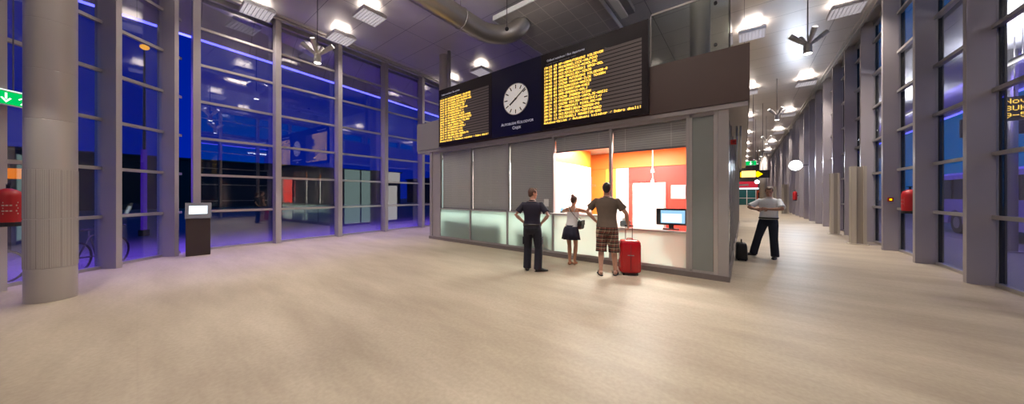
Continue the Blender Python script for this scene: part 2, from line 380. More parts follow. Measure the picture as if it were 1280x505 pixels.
column(-0.92, 9.3, 'round column seen through the glass parapet above the ticket office', ribs=False)
dp = MB().cyl((-9.57, 7.98, 4.32), (-9.57, 7.98, HC-0.01), 0.07, n=20)
for z in (5.2, 6.2, 7.2): dp.cyl((-9.57, 7.98, z), (-9.57, 7.98, z+0.05), 0.085, n=20)
tag(dp.build('drain_pipe', M['alu'], smooth=True), 'grey vertical pipe beside the column behind the display board', 'pipe')

# ------------------------------------------------------------------ ticket office
K = empty('ticket_office', (-4.7, 6.75, 0))
tag(K, 'long grey glazed ticket office with brown fascia in the middle of the hall', 'ticket office')
def kp(mb, name, mat, parent=None, **kw):
    o = mb.build(name, mat, K if parent is None else parent, **kw)
    if parent is None: o.location = -K.location
    return o
YB = 22.0
XM = [-8.60, -7.04, -5.48, -3.94, -2.42, -0.875]
kp(MB().box(-9.18, 6.70, 0, -0.20, 6.84, 0.10), 'plinth', M['plinth'])
kp(MB().box(-0.32, 6.84, 0, -0.20, YB, 0.10), 'plinth', M['plinth'])
kp(MB().box(-9.18, 6.84, 0, -9.06, YB, 0.10), 'plinth', M['plinth'])
kp(MB().box(-9.16, 6.72, 0.10, -9.02, 6.86, 3.19), 'corner_post', M['kiosk'])
kp(MB().box(-0.38, 6.72, 0.10, -0.22, 6.86, 3.19), 'corner_post', M['kiosk'])
kp(MB().box(-0.45, 6.735, 0.10, -0.385, 6.82, 3.19), 'frame_strip', M['alu'])
kp(MB().box(-9.02, 6.75, 0.14, -8.63, 6.80, 3.12), 'end_panel', M['kiosk'])
kp(MB().box(-0.80, 6.76, 0.14, -0.455, 6.80, 3.12), 'end_panel', M['frostgrey'])
for x in XM: kp(MB().box(x-0.028, 6.735, 0.10, x+0.028, 6.83, 3.19), 'mullion', M['kiosk'])
kp(MB().box(-0.845, 6.738, 0.10, -0.80, 6.82, 3.19), 'mullion', M['kiosk'])
for (a, b) in zip([-9.02]+XM, XM+[-0.385]):
    kp(MB().box(a+0.03, 6.738, 0.10, b-0.03, 6.82, 0.145), 'bottom_rail', M['kiosk'])
    kp(MB().box(a+0.03, 6.738, 3.125, b-0.03, 6.82, 3.19), 'top_rail', M['kiosk'])
for i, (a, b) in enumerate(zip(XM[:-1], XM[1:])):
    zc = 1.13 if i < 4 else 0.86
    kp(MB().box(a+0.03, (6.70, 6.70, 6.70, 6.50, 6.73)[i], zc-0.025, b-0.03, 6.83, zc+0.012), 'counter_ledge' if i == 3 else 'counter_rail', M['alu'])
    kp(MB().box(a+0.03, 6.765, 0.147, b-0.03, 6.777, zc-0.027), 'frosted_panel', M['frost'] if i < 3 else M['frostteal'])
    kp(MB().box(a+0.03, 6.765, zc+0.014, b-0.03, 6.775, 3.123), 'window_pane', M['clear'])
    zb = (1.16, 1.16, 1.16, 2.74, 2.60)[i]
    bl = kp(MB().box(a+0.04, 6.85, zb, b-0.04, 6.856, 3.12), 'window_blind', M['blind'])
    MB().box(a+0.04, 6.842, zb-0.03, b-0.04, 6.866, zb).build('bottom_bar', M['rod'], bl)
    if i >= 3:
        for q in (0.2, 0.8):
            xx = a + (b-a)*q; MB().cyl((xx, 6.835, zb), (xx, 6.835, 3.1), 0.004, n=6).build('guide_wire', M['white'], bl)
    kp(MB().box(a+0.03, 6.87, zc-0.02, b-0.03, 7.30, zc), 'counter_top', M['clear'])
# east and west flanks
yy = 6.90
while yy < YB-0.2:
    y2 = min(yy+1.55, YB)
    kp(MB().box(-0.29, y2-0.05, 0.10, -0.22, y2, 3.19), 'mullion', M['kiosk'])
    kp(MB().box(-0.265, yy, 0.12, -0.245, y2-0.052, 3.19), 'flank_panel', M['frostgrey'])
    yy += 1.55
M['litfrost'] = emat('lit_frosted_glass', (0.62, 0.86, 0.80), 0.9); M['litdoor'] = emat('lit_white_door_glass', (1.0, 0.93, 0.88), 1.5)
def west(y0, y1, z0, z1, name, mat): return kp(MB().box(-9.15, y0, z0, -9.12, y1, z1), name, mat)
west(7.04, 7.87, 0.12, 2.95, 'lit_panel', M['litfrost']); west(7.95, 8.65, 0.12, 2.95, 'lit_panel', M['litfrost'])
west(9.13, 10.4, 2.38, 2.97, 'transom_light', M['litdoor']); dr = west(9.40, 10.2, 0.13, 2.17, 'side_door', M['litdoor'])
for (a, b, c, d) in ((6.87, 7.04, 0.1, 3.19), (7.87, 7.95, 0.1, 3.19), (8.65, 9.13, 0.1, 3.19), (9.13, 9.40, 0.1, 2.38), (10.2, 10.4, 0.1, 2.38), (9.4, 10.2, 2.17, 2.38), (10.4, YB, 0.1, 3.19), (7.04, 8.65, 2.95, 3.19), (9.13, 10.4, 2.97, 3.19)):
    west(a, b, c, d, 'flank_panel', M['plinth'])
# roof, fascia and glass parapet
kp(MB().box(-9.86, 6.68, 3.192, 0.06, YB, 3.275), 'roof_soffit', M['kiosk'])
kp(MB().box(-8.45, 6.66, 3.28, -1.56, 6.76, 4.29), 'fascia', M['fascia'])
kp(MB().box(-9.88, 6.66, 3.28, -8.455, 6.76, 4.29), 'fascia', M['fasciagrey'])
kp(MB().box(-1.555, 6.66, 3.28, 0.08, 6.76, 4.29), 'fascia', M['fascia'])
kp(MB().box(-0.02, 6.765, 3.28, 0.08, YB, 4.29), 'fascia', M['fascia'])
kp(MB().box(-9.88, 6.765, 3.28, -9.78, YB, 4.29), 'fascia', M['fasciagrey'])
kp(MB().box(-9.77, 6.77, 4.20, -0.03, YB, 4.26), 'roof_deck', M['fasciagrey'])
pg = kp(MB().box(-1.53, 6.70, 4.295, -0.21, 6.715, 5.36), 'parapet_pane', M['parapet'])
kp(MB().box(-0.225, 6.72, 4.295, -0.21, 9.0, 5.36), 'parapet_pane', M['parapet'])
kp(MB().box(-0.215, 6.69, 4.30, -0.195, 6.718, 5.37), 'parapet_edge', M['gasket'])
kp(MB().box(-1.55, 6.69, 4.30, -1.53, 6.72, 5.36), 'parapet_edge', M['alu'])
kp(MB().box(-1.53, 6.69, 5.362, -0.22, 6.725, 5.40), 'parapet_rail', M['alu'])
for (x, z) in ((-0.42, 4.42), (-0.42, 5.2)): 
    o = kp(MB().cyl((x, 6.685, z), (x, 6.73, z), 0.028), 'point_fixing', M['gasket'])
# narrow service tubes and a small alarm under the right overhang
for x in (-0.13, -0.06):
    tag(MB().cyl((x, 8.6, 2.2), (x, 8.6, 3.19), 0.018, n=10).build('service_tube', M['white'], smooth=True), 'thin white vertical tube under the right fascia overhang', 'tube', 'white tubes under the overhang')
al = empty('alarm_beacon', (-0.17, 8.0, 2.7)); tag(al, 'small red alarm box on the corridor flank of the ticket office', 'alarm')
MB().box(-0.06, -0.05, 0, 0.04, 0.05, 0.10).build('casing', M['red'], al); MB().cyl((0.0, -0.055, 0.05), (0.0, -0.075, 0.05), 0.03).build('sounder', M['exred'], al)
# lettering on the glass
text('pane_lettering', 'PRODAJA', 0.085, M['greytext'], K, V((-3.37, 6.758, 1.80))-K.location); text('pane_lettering', 'KARATA', 0.085, M['greytext'], K, V((-2.93, 6.758, 1.80))-K.location)
text('pane_lettering', 'INFORMACIJE', 0.085, M['greytext'], K, V((-1.70, 6.758, 1.86))-K.location)

# office interior (setting)
def ist(mb, name, mat, label): return struct(mb.build(name, mat), label, 'wall')
ist(MB().box(-4.02, 6.90, 0.0, -3.95, 9.2, 2.50), 'wall_office_left', M['white'], 'white office partition beside the ticket window')
ist(MB().box(-4.02, 6.90, 2.502, -3.95, 9.2, 3.02), 'trim_9', M['orange'], 'orange band above the white office partition')
ist(MB().box(-9.0, 9.22, 0, -4.03, 9.28, 3.02), 'wall_office_rear', M['white'], 'white rear wall behind the closed blinds')
ist(MB().box(-4.5, 10.0, 0, -3.75, 10.06, 2.50), 'wall_office_orange', M['orange'], 'orange painted strip of the office rear wall')
ist(MB().box(-3.745, 10.0, 0, -3.40, 10.06, 2.50), 'wall_office_yellow', M['yellow'], 'yellow painted strip of the office rear wall')
ist(MB().box(-3.395, 10.0, 0, -2.985, 10.06, 2.50), 'wall_office_pale', M['white'], 'white strip of the office rear wall')
ist(MB().box(-2.98, 10.0, 0, -0.42, 10.06, 2.50), 'wall_office_red', M['red'], 'red painted rear wall of the office')
ist(MB().box(-4.5, 9.96, 2.502, -0.42, 10.06, 3.02), 'trim_10', M['orange'], 'orange bulkhead above the red office wall')
ist(MB().box(-0.48, 6.88, 0.1, -0.42, 9.95, 3.02), 'wall_office_right', M['red'], 'red side wall of the office')
struct(MB().box(-9.0, 6.88, 3.03, -0.42, 10.06, 3.08).build('ceiling_office', M['white']), 'white office ceiling', 'ceiling')
d1 = empty('door_1', (-2.39, 9.975, 0)); struct(d1, 'white office door in the red wall', 'door')
MB().box(-0.45, -0.02, 0, 0.45, 0.02, 1.95).build('leaf', M['white'], d1); MB().box(0.455, -0.02, 0, 0.52, 0.02, 1.95).build('jamb', M['greytext'], d1); MB().box(-0.45, -0.02, 1.955, 0.52, 0.02, 2.0).build('lintel', M['greytext'], d1); MB().cyl((-0.36, -0.03, 1.0), (-0.26, -0.03, 1.0), 0.012).build('handle', M['alu'], d1)
d2 = empty('door_2', (-3.19, 9.975, 0)); struct(d2, 'narrow white door left of the red wall', 'door')
MB().box(-0.18, -0.02, 0, 0.18, 0.02, 2.15).build('leaf', M['white'], d2); MB().box(-0.18, -0.02, 2.155, 0.18, 0.02, 2.25).build('lintel', M['greytext'], d2)
struct(MB().box(-3.99, 9.215, 0, -3.95, 9.30, 2.2).build('trim_11', M['rod']), 'dark door edge at the end of the white partition', 'trim')
nt = empty('wall_notice', (-1.54, 9.98, 1.50)); tag(nt, 'white framed notice on the red office wall', 'notice')
MB().box(-0.19, -0.015, 0, 0.19, 0.015, 0.40).build('frame', M['white'], nt); MB().box(-0.17, -0.02, 0.02, 0.17, -0.016, 0.38).build('sheet', M['paper'], nt)
sr = empty('spotlight_rail', (-2.05, 9.1, 1.95)); tag(sr, 'white ceiling mounted twin spotlight hanging in front of the red wall', 'spotlight')
MB().cyl((0, 0, 0.05), (0, 0, 1.075), 0.006, n=10).build('stem', M['white'], sr); MB().cyl((0, 0, 0.0), (0, 0, 0.12), 0.055, 0.02).build('spot_head', M['white'], sr); MB().cyl((0, 0, 0.3), (0, 0, 0.42), 0.055, 0.02).build('spot_head', M['white'], sr)
def alight(name, loc, rot, sx, sy, W, col, spread=None):
    d = bpy.data.lights.new(name, 'AREA'); d.shape = 'RECTANGLE'; d.size = sx; d.size_y = sy; d.energy = W; d.color = col
    if spread: d.spread = spread
    o = bpy.data.objects.new(name, d); C.objects.link(o); o.location = loc; o.rotation_euler = rot; return o
for (x, y, w, lb) in ((-2.2, 8.4, 260, 'recessed white light panel in the office ceiling over the low counter'), (-3.35, 8.2, 180, 'recessed white light panel in the office ceiling over the high counter'), (-5.6, 8.2, 330, 'recessed light panel above the middle blinds'), (-7.8, 8.2, 330, 'recessed light panel above the end blinds')):
    p = empty('recessed_light', (x, y, 3.0)); tag(p, lb, 'light')
    MB().box(-0.32, -0.32, 0, 0.32, 0.32, 0.025).build('frame', M['white'], p)
    alight('office_lamp', (x, y, 2.985), (0, 0, 0), 0.55, 0.55, w, (1.0, 0.95, 0.88))
# things on the counters
mo = empty('monitor', (-1.24, 7.15, 0.862), R(8)); tag(mo, 'black flat monitor with lit screen standing on the low counter', 'monitor')
MB().box(-0.29, -0.02, 0.09, 0.29, 0.03, 0.45).build('casing', M['black'], mo, bevel=0.008); MB().box(-0.20, -0.026, 0.135, 0.26, -0.021, 0.41).build('screen', M['screenblue'], mo)
sc_ = MB().box(-0.18, -0.028, 0.15, 0.20, -0.0265, 0.34).build('screen_page', M['screenwhite'], mo)
MB().box(-0.16, -0.09, 0.0, 0.16, 0.10, 0.02).build('foot', M['blackmatte'], mo, bevel=0.006); MB().box(-0.05, 0.0, 0.02, 0.05, 0.03, 0.12).build('neck', M['blackmatte'], mo)
pr = empty('receipt_printer', (-2.22, 7.2, 0.862)); tag(pr, 'small grey receipt printer on the counter behind the suitcase handle', 'printer')
MB().box(-0.10, -0.1, 0, 0.10, 0.1, 0.13).build('body', M['cool'], pr, bevel=0.012); MB().box(-0.07, -0.02, 0.131, 0.07, 0.0, 0.2).build('paper', M['paper'], pr)
tl = empty('card_terminal', (-3.78, 6.98, 1.132)); tag(tl, 'little grey card terminal at the left end of the high counter', 'terminal')
MB().box(-0.04, -0.06, 0, 0.04, 0.06, 0.05).build('body', M['cool'], tl, bevel=0.006); MB().box(-0.03, -0.064, 0.05, 0.03, 0.02, 0.13).build('display', M['screenblue'], tl)
tb = empty('desk_telephone', (-2.62, 7.02, 1.132)); tag(tb, 'dark desk telephone on the high counter between woman and man', 'telephone')
MB().box(-0.09, -0.09, 0, 0.09, 0.09, 0.04).build('base', M['black'], tb, bevel=0.008); MB().loft([(-0.09, 0, 0.05), (-0.05, 0, 0.075), (0.05, 0, 0.075), (0.09, 0, 0.05)], [0.02, 0.015, 0.015, 0.02]).build('handset', M['black'], tb, smooth=True)
nb = MB().box(-4.22, 6.757, 1.30, -4.08, 6.762, 1.50).build('paper_notice', M['paper']); tag(nb, 'small white paper notice stuck low on the third blind window', 'notice')
# desks behind the frosted panels
for (x0, x1, h, lb) in ((-8.42, -7.06, 0.80, 'dark desk showing as shadow behind the first frosted panel'), (-7.02, -5.72, 0.74, 'dark desk showing as shadow behind the second frosted panel'), (-5.2, -4.1, 0.62, 'dark desk showing as shadow behind the third frosted panel')):
    dk = empty('office_desk', ((x0+x1)/2, 7.09, 0)); tag(dk, lb, 'desk'); w = (x1-x0)/2
    MB().box(-w, -0.24, h-0.03, w, 0.24, h).build('desk_top', M['cool'], dk); MB().box(-w+0.02, -0.22, 0.0, w-0.02, -0.19, h-0.032).build('modesty_panel', M['cool'], dk)
    for s_ in (-1, 1): MB().box(s_*(w-0.02)-0.02, -0.185, 0, s_*(w-0.02)+0.02, 0.22, h-0.032).build('side_panel', M['cool'], dk)
for (x, lb) in ((-7.3, 'dark equipment box on the first desk'), (-6.7, 'dark equipment box on the second desk')):
    hh = 0.802 if x < -7.1 else 0.742
    tag(MB().box(x-0.2, 6.92, hh, x+0.2, 7.2, hh+0.12).build('equipment_box', M['cool'], bevel=0.01), lb, 'box')
# ------------------------------------------------------------------ display boards
F57 = {' ':'0000000000','!':'00005F0000','-':'0808080808','.':'0060600000','/':'2010080402',':':'0036360000',
'0':'3E5149453E','1':'00427F4000','2':'4261514946','3':'2141454B31','4':'1814127F10','5':'2745454539','6':'3C4A494930','7':'0171090503','8':'3649494936','9':'064949291E',
'A':'7E1111117E','B':'7F49494936','C':'3E41414122','D':'7F4141221C','E':'7F49494941','F':'7F09090901','G':'3E4149497A','H':'7F0808087F','I':'00417F4100','J':'2040413F01','K':'7F08142241','L':'7F40404040','M':'7F020C027F','N':'7F0408107F','O':'3E4141413E','P':'7F09090906','R':'7F09192946','S':'4649494931','T':'01017F0101','U':'3F4040403F','V':'1F2040201F','Z':'6151494543',
'a':'2054545478','b':'7F48444438','d':'384444487F','e':'3854545418','i':'00447D4000','j':'2040443D00','k':'7F10284400','l':'00417F4000','m':'7C04180478','n':'7C08040478','o':'3844444438','r':'7C08040408','s':'4854545420','t':'043F444020','u':'3C4040207C','v':'1C2040201C'}
def led_text(mb, s, x0, z0, dw, dh, y):
    for i, ch in enumerate(s):
        cols = bytes.fromhex(F57.get(ch, F57[' ']))
        for c, b in enumerate(cols):
            r0 = None
            for r in range(9):
                on = r < 8 and (b >> r) & 1
                if on and r0 is None: r0 = r
                if not on and r0 is not None:
                    xa = x0 + (i*6+c)*dw; za = z0 + (7-r)*dh; zb = z0 + (7-r0)*dh
                    mb.add([(xa, y, za), (xa+dw*0.95, y, za), (xa+dw*0.95, y, zb), (xa, y, zb)], [(0, 1, 2, 3)]); r0 = None
DEST = ['AUTOBUSNI KOLODVOR', 'OSIJEK-VINKOVCI', 'NASICE-MIHOLJAC', 'ERDUT-DALJ-ALJMAS', 'BELI MANASTIR', 'VUKOVAR-ILOK TOVARNIK', 'DONJI MIHOLJAC-VALPOVO', 'SLAVONSKI BROD', 'ZAGREB-SISAK', 'VALPOVO-BIZOVAC', 'KOSKA-NASICE', 'RIJEKA-ZAGREB-POREC', 'OSIJEK-TENJA-DALJ', 'DAKOVO-VRPOLJE', 'BELISCE-VALPOVO', 'BATINA-KNEZEVO', 'OSIJEK-CEPIN']
def make_board(x0, x1, ends, header, label, seed, side):
    rnd = random.Random(seed)
    b = empty('departure_board', ((x0+x1)/2, 6.56, 3.30)); tag(b, label, 'display board')
    w = (x1-x0)/2
    MB().box(-w, 0.004, 0, w, 0.095, 1.97).build('casing', M['board'], b, bevel=0.004)
    tx0, tx1 = (-w+0.08, w-0.12) if side < 0 else (-w+0.10, w-0.13)
    tz0, pitch = 0.13, 0.0835
    pan = MB()
    for r in range(18): pan.add([(tx0, 0.0, tz0+r*pitch+0.004), (tx1, 0.0, tz0+r*pitch+0.004), (tx1, 0.0, tz0+(r+1)*pitch-0.016), (tx0, 0.0, tz0+(r+1)*pitch-0.016)], [(0, 1, 2, 3)])
    pan.build('display_panel', M['ledoff'], b)
    led = MB(); cw = (tx1-tx0)/50; dw = cw/6; dh = 0.0083
    led_text(led, 'Autobus-Osijek / Autobusni kolodvor / Dobro dosli!', tx0, tz0+0.008, dw, dh, -0.003)
    hh, mm = 19, 5
    for i in range(17):
        mm += rnd.choice((3, 5, 7, 10)); hh += mm//60; mm %= 60
        z = tz0 + (17-i)*pitch + 0.006
        t = f'{hh%24:02d}:{mm:02d}'
        d = DEST[(i*5+seed) % 17] if i else DEST[0]
        n = ends[i]-15; k = (i*7+seed) % 17
        while len(d) < n: k += 1; d += '-' + DEST[k % 17]
        d = d[:n].rstrip('- ')
        s = t + ' ' + f'{rnd.randint(1, 14):02d}' + ' ' + rnd.choice(('OSIJEK', 'PRIGOR', 'AP-VAR', 'CAZMA ', 'ARR-BM')) + d
        led_text(led, s, tx0, z, dw, dh, -0.003)
    led.build('led_text', M['led'], b)
    text('header_lettering', header, 0.075, M['lettering'], b, (tx0+0.08, 0.0, tz0+18*pitch+0.11), align='LEFT')
    text('header_lettering', 'VRIJEME  PERON  PRIJEVOZNIK  SMJER', 0.05, M['greytext'], b, (tx0+0.05, 0.0, tz0+18*pitch+0.02), align='LEFT')
    return b
make_board(-8.43, -5.93, [34, 33, 34, 28, 27, 30, 26, 27, 33, 34, 33, 26, 28, 25, 26, 31, 25], 'Dolasci autobusa / Bus arrivals', 'left display board of amber rows above the blinds, beside the clock', 4, -1)
make_board(-4.19, -1.56, [34, 30, 31, 33, 28, 35, 34, 28, 26, 26, 27, 35, 32, 32, 31, 32, 32], 'Odlasci autobusa / Bus departures', 'right display board of amber rows above the open ticket windows', 9, 1)
cp = empty('clock_panel', (-5.06, 6.56, 3.30)); tag(cp, 'dark navy panel with station clock between the two display boards', 'clock')
MB().box(-0.868, 0.004, 0, 0.868, 0.095, 1.97).build('casing', M['clockpanel'], cp, bevel=0.004)
DC = V((0.05, 0, 0.985))
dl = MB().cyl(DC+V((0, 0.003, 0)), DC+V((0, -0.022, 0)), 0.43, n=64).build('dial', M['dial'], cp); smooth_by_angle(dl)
MB().torus(DC+V((0, -0.02, 0)), (0, 1, 0), 0.432, 0.012, n=64).build('rim', M['alu'], cp, smooth=True)
for h in range(12):
    a = R(30*h); d = V((math.sin(a), 0, math.cos(a))); s_ = V((math.cos(a), 0, -math.sin(a)))
    l, w_ = (0.11, 0.016)
    mk = MB(); p0, p1 = DC+d*0.40, DC+d*(0.40-l)
    mk.ring_loft([[p0+s_*w_+V((0, -0.0225, 0)), p0-s_*w_+V((0, -0.0225, 0)), p0-s_*w_+V((0, -0.026, 0)), p0+s_*w_+V((0, -0.026, 0))], [p1+s_*w_+V((0, -0.0225, 0)), p1-s_*w_+V((0, -0.0225, 0)), p1-s_*w_+V((0, -0.026, 0)), p1+s_*w_+V((0, -0.026, 0))]]); mk.build('hour_mark', M['black'], dl)
def hand(name, deg, l, w_, y):
    a = R(deg); d = V((math.sin(a), 0, math.cos(a))); s_ = V((math.cos(a), 0, -math.sin(a)))
    r = [[p+s_*q*w_+V((0, yy, 0)) for q, yy in ((1, y), (-1, y), (-1, y-0.004), (1, y-0.004))] for p in (DC-d*0.06, DC+d*l)]
    MB().ring_loft(r).build(name, M['black'], cp)
hand('minute_hand', 54, 0.41, 0.017, -0.034); hand('hour_hand', 236, 0.25, 0.024, -0.029)
MB().cyl(DC+V((0, -0.026, 0)), DC+V((0, -0.042, 0)), 0.03).build('hub', M['black'], cp)
text('lettering', 'Autobusni Kolodvor', 0.122, M['lettering'], cp, (0.07, 0.0, 0.29), smallcaps=True)
text('lettering', 'Osijek', 0.122, M['lettering'], cp, (0.07, 0.0, 0.155), smallcaps=True)

# ------------------------------------------------------------------ ceiling fittings
WARM = (1.0, 0.875, 0.75)
def make_lamp():
    r = empty('louvre_lamp', (0, 0, 7.22)); h = 0.37
    MB().add([(-h, -h, 0.08), (h, -h, 0.08), (h, h, 0.08), (-h, h, 0.08), (-h*0.8, -h*0.8, 0.16), (h*0.8, -h*0.8, 0.16), (h*0.8, h*0.8, 0.16), (-h*0.8, h*0.8, 0.16)],
             [(3, 2, 1, 0), (4, 5, 6, 7), (0, 1, 5, 4), (1, 2, 6, 5), (2, 3, 7, 6), (3, 0, 4, 7)]).build('housing', M['housing'], r)
    f = MB(); t = 0.012
    for a in (-h, h-t): f.box(a, -h, -0.025, a+t, h, 0.078); f.box(-h+t, a, -0.025, h-t, a+t, 0.078)
    fr = f.build('louvre_frame', M['louvre'], r)
    g = MB(); n = 8
    for k in range(1, n):
        a = -h + 2*h*k/n; g.box(a-0.004, -h+t, -0.02, a+0.004, h-t, 0.060); g.box(-h+t, a-0.004, -0.02, h-t, a+0.004, 0.060)
    g.build('louvre_grid', M['louvre'], r)
    MB().box(-h+t, -h+t, 0.074, h-t, h-t, 0.079).build('diffuser', M['lampwhite'], r)
    for s_ in (-1, 1): MB().cyl((s_*0.2, 0, 0.16), (s_*0.2, 0, HC-7.22-0.001), 0.008, n=8).build('hanger', M['rod'], r)
    return r
lamp0 = make_lamp(); used = [False]
def lamp(x, y, W, label, group, up=10):
    if not used[0]: used[0] = True; lamp0.location = (x, y, 7.22); r = lamp0
    else: r = dup(lamp0, (x, y, 7.22), 0)
    tag(r, label, 'ceiling light', group)
    alight('louvre_lamp_light', (x, y, 7.19), (0, 0, 0), 0.7, 0.7, W, WARM, spread=R(112))
    if y > 12: up = 38
    alight('louvre_lamp_uplight', (x, y, 7.40), (PI, 0, 0), 0.5, 0.5, up, WARM)
HW, CW = 46, 110
lamp(-11.75, 2.30, HW, 'square louvre lamp nearest the glass corner, cut by the top of the photo', None)
lamp(-11.40, 4.55, HW, 'square louvre lamp hanging against the left window wall beside the spotlight cluster', None)
lamp(-9.30, 4.55, HW, 'square louvre lamp with violet cells right of the spotlight cluster', None)
lamp(-9.45, 9.75, HW, 'square louvre lamp just above the left display board', None)
lamp(-11.7, 9.95, HW, 'square louvre lamp far along the left window wall', None)
for (x, y, w_) in ((-7.0, 3.6, 50), (-4.4, 2.2, 42), (-7.0, 0.4, 32), (-1.2, 4.0, 50), (1.6, 6.0, 40), (-3.2, -1.2, 20), (0.6, 1.0, 24), (-6.0, -2.4, 20), (1.4, -2.0, 18), (-10.1, 1.2, 40)):
    lamp(x, y, w_, 'square louvre lamp of the hall ceiling overhead', 'hall ceiling lamps overhead')
for i, y in enumerate((13.35, 20.8, 28.3, 35.8, 43.3, 50.8, 58.3, 65.8)):
    lamp(0.22, y, CW, ('square louvre lamp over the corridor just above the brown fascia' if i == 0 else 'square louvre lamp in the inner row over the far corridor'), None if i == 0 else 'inner row of corridor lamps')
    lamp(2.45, y, CW, ('square louvre lamp over the corridor cut by the top of the photo' if i == 0 else 'second square louvre lamp beside the right window wall' if i == 1 else 'square louvre lamp in the outer row over the far corridor'), None if i < 2 else 'outer row of corridor lamps')

def make_cluster():
    r = empty('spotlight_cluster', (0, 0, 5.6))
    MB().cyl((0, 0, 0.1), (0, 0, HC-5.6-0.001), 0.014, n=10).build('rod', M['rod'], r, smooth=True)
    MB().cyl((0, 0, -0.06), (0, 0, 0.14), 0.10, 0.075, n=20).build('hub', M['spot'], r, smooth=False)
    for k, (az, el, l) in enumerate(((20, 38, 0.52), (110, 48, 0.50), (200, 40, 0.52), (290, 50, 0.48))):
        d = V((math.cos(R(az))*math.cos(R(el)), math.sin(R(az))*math.cos(R(el)), math.sin(R(el)))); p = V((0, 0, 0.04))
        hd = MB().loft([p+d*0.09, p+d*0.2, p+d*0.205, p+d*0.34, p+d*0.345, p+d*l], [0.04, 0.045, 0.055, 0.055, 0.064, 0.064], n=20).build('spot_head', M['spot'], r); smooth_by_angle(hd)
        MB().cyl(p+d*(l+0.001), p+d*(l+0.006), 0.055, n=20).build('lens', M['lens'], hd) if k < 2 else MB().cyl(p+d*(l+0.001), p+d*(l+0.006), 0.055, n=20).build('lens', M['lampwhite'], hd)
    dn = MB().cyl((0, 0, -0.16), (0, 0, -0.061), 0.095, 0.085, n=20).build('down_spot', M['spot'], r); smooth_by_angle(dn)
    MB().cyl((0, 0, -0.167), (0, 0, -0.161), 0.08, n=20).build('lens', M['lens'], dn)
    return r
cl0 = make_cluster(); first = True
CLO, CLG = 'added unseen cluster of five spotlights overhead, brightening the hall ceiling', 'added spotlight clusters overhead'  # clusters added out of view to lift the ceiling and ambient light
for i, (x, y, rz, lb, g) in enumerate(((-9.74, 3.25, 0.5, 'pendant cluster of five spotlights hanging before the left window wall', None), (1.36, 11.25, 0.0, 'nearest pendant spotlight cluster over the corridor', None), (1.32, 20.2, 0.3, 'pendant spotlight cluster over the corridor, second one from the hall', None), (1.32, 29.2, 0.6, 'pendant spotlight cluster deep in the corridor', 'spotlight clusters deep in the corridor'), (1.32, 38.2, 0.9, 'pendant spotlight cluster deep in the corridor', 'spotlight clusters deep in the corridor'), (1.32, 47.2, 0.2, 'pendant spotlight cluster deep in the corridor', 'spotlight clusters deep in the corridor'), (-3.4, 3.3, 0.3, CLO, CLG), (0.6, 4.4, 0.1, CLO, CLG), (-6.5, -1.2, 0.8, CLO, CLG), (-0.5, -1.6, 0.4, CLO, CLG))):
    if first: r = cl0; r.location = (x, y, 5.6); r.rotation_euler = (0, 0, rz); first = False
    else: r = dup(cl0, (x, y, 5.6), rz)
    r['label'] = lb; r['category'] = 'spotlight'
    if g: r['group'] = g
    elif 'group' in r: del r['group']
    if i < 4 or i > 5:
        s = bpy.data.lights.new('cluster_down', 'SPOT'); s.energy = 260; s.spot_size = R(70); s.color = (1, 0.93, 0.84); s.shadow_soft_size = 0.06
        o = bpy.data.objects.new('cluster_down', s); C.objects.link(o); o.location = (x, y, 5.40)
        for az, el in ((20, 38), (110, 48), (200, 40), (290, 50)):
            a = R(az)+rz; d = V((math.cos(a)*math.cos(R(el)), math.sin(a)*math.cos(R(el)), math.sin(R(el))))
            s = bpy.data.lights.new('cluster_up', 'SPOT'); s.energy = (42 if i < 6 else 250); s.spot_size = R(60 if i < 6 else 100); s.spot_blend = 0.6; s.shadow_soft_size = 0.05
            s.color = (0.35, 0.60, 1.0) if (i == 1 and az in (110, 200)) else (1, 0.95, 0.9)
            o = bpy.data.objects.new('cluster_up', s); C.objects.link(o); o.location = V((x, y, 5.64))+d*0.56; o.rotation_euler = (-d).to_track_quat('Z', 'Y').to_euler()
# spiral duct
dm = MB(); path = []
for k in range(96): path.append(V((-6.45, 0.3+6.2*k/95, 6.72)))
for k in range(1, 25):
    a = R(90*k/24*0.62); path.append(V((-6.45+1.15*(1-math.cos(a)), 6.5+1.15*math.sin(a), 6.72+0.10*(k/24)**2)))
p, d = path[-1], (path[-1]-path[-2]).normalized()
for k in range(1, 13):
    d = (d + V((0, 0, 0.11))).normalized(); p = p + d*0.05; path.append(p)
for i, q in enumerate(path): q
rads = [0.283 + (0.010 if i % 2 else 0) for i in range(len(path))]
dm.loft(path, rads, n=36)
du = empty('ventilation_duct', (-6.45, 3.4, 6.72)); tag(du, 'fat round spiral ventilation duct bending up into the white ceiling raft', 'duct')
o = dm.build('spiral_pipe', M['duct'], du, smooth=True); o.location = -V(du.location)
for y in (1.4, 3.6, 5.8):
    o = MB().torus((-6.45, y, 6.72), (0, 1, 0), 0.297, 0.012, n=36).build('collar', M['alu'], du, smooth=True); o.location = -V(du.location)
    o = MB().cyl((-6.45, y, 7.0), (-6.45, y, HC-0.001), 0.01, n=8).build('hanger', M['rod'], du); o.location = -V(du.location)
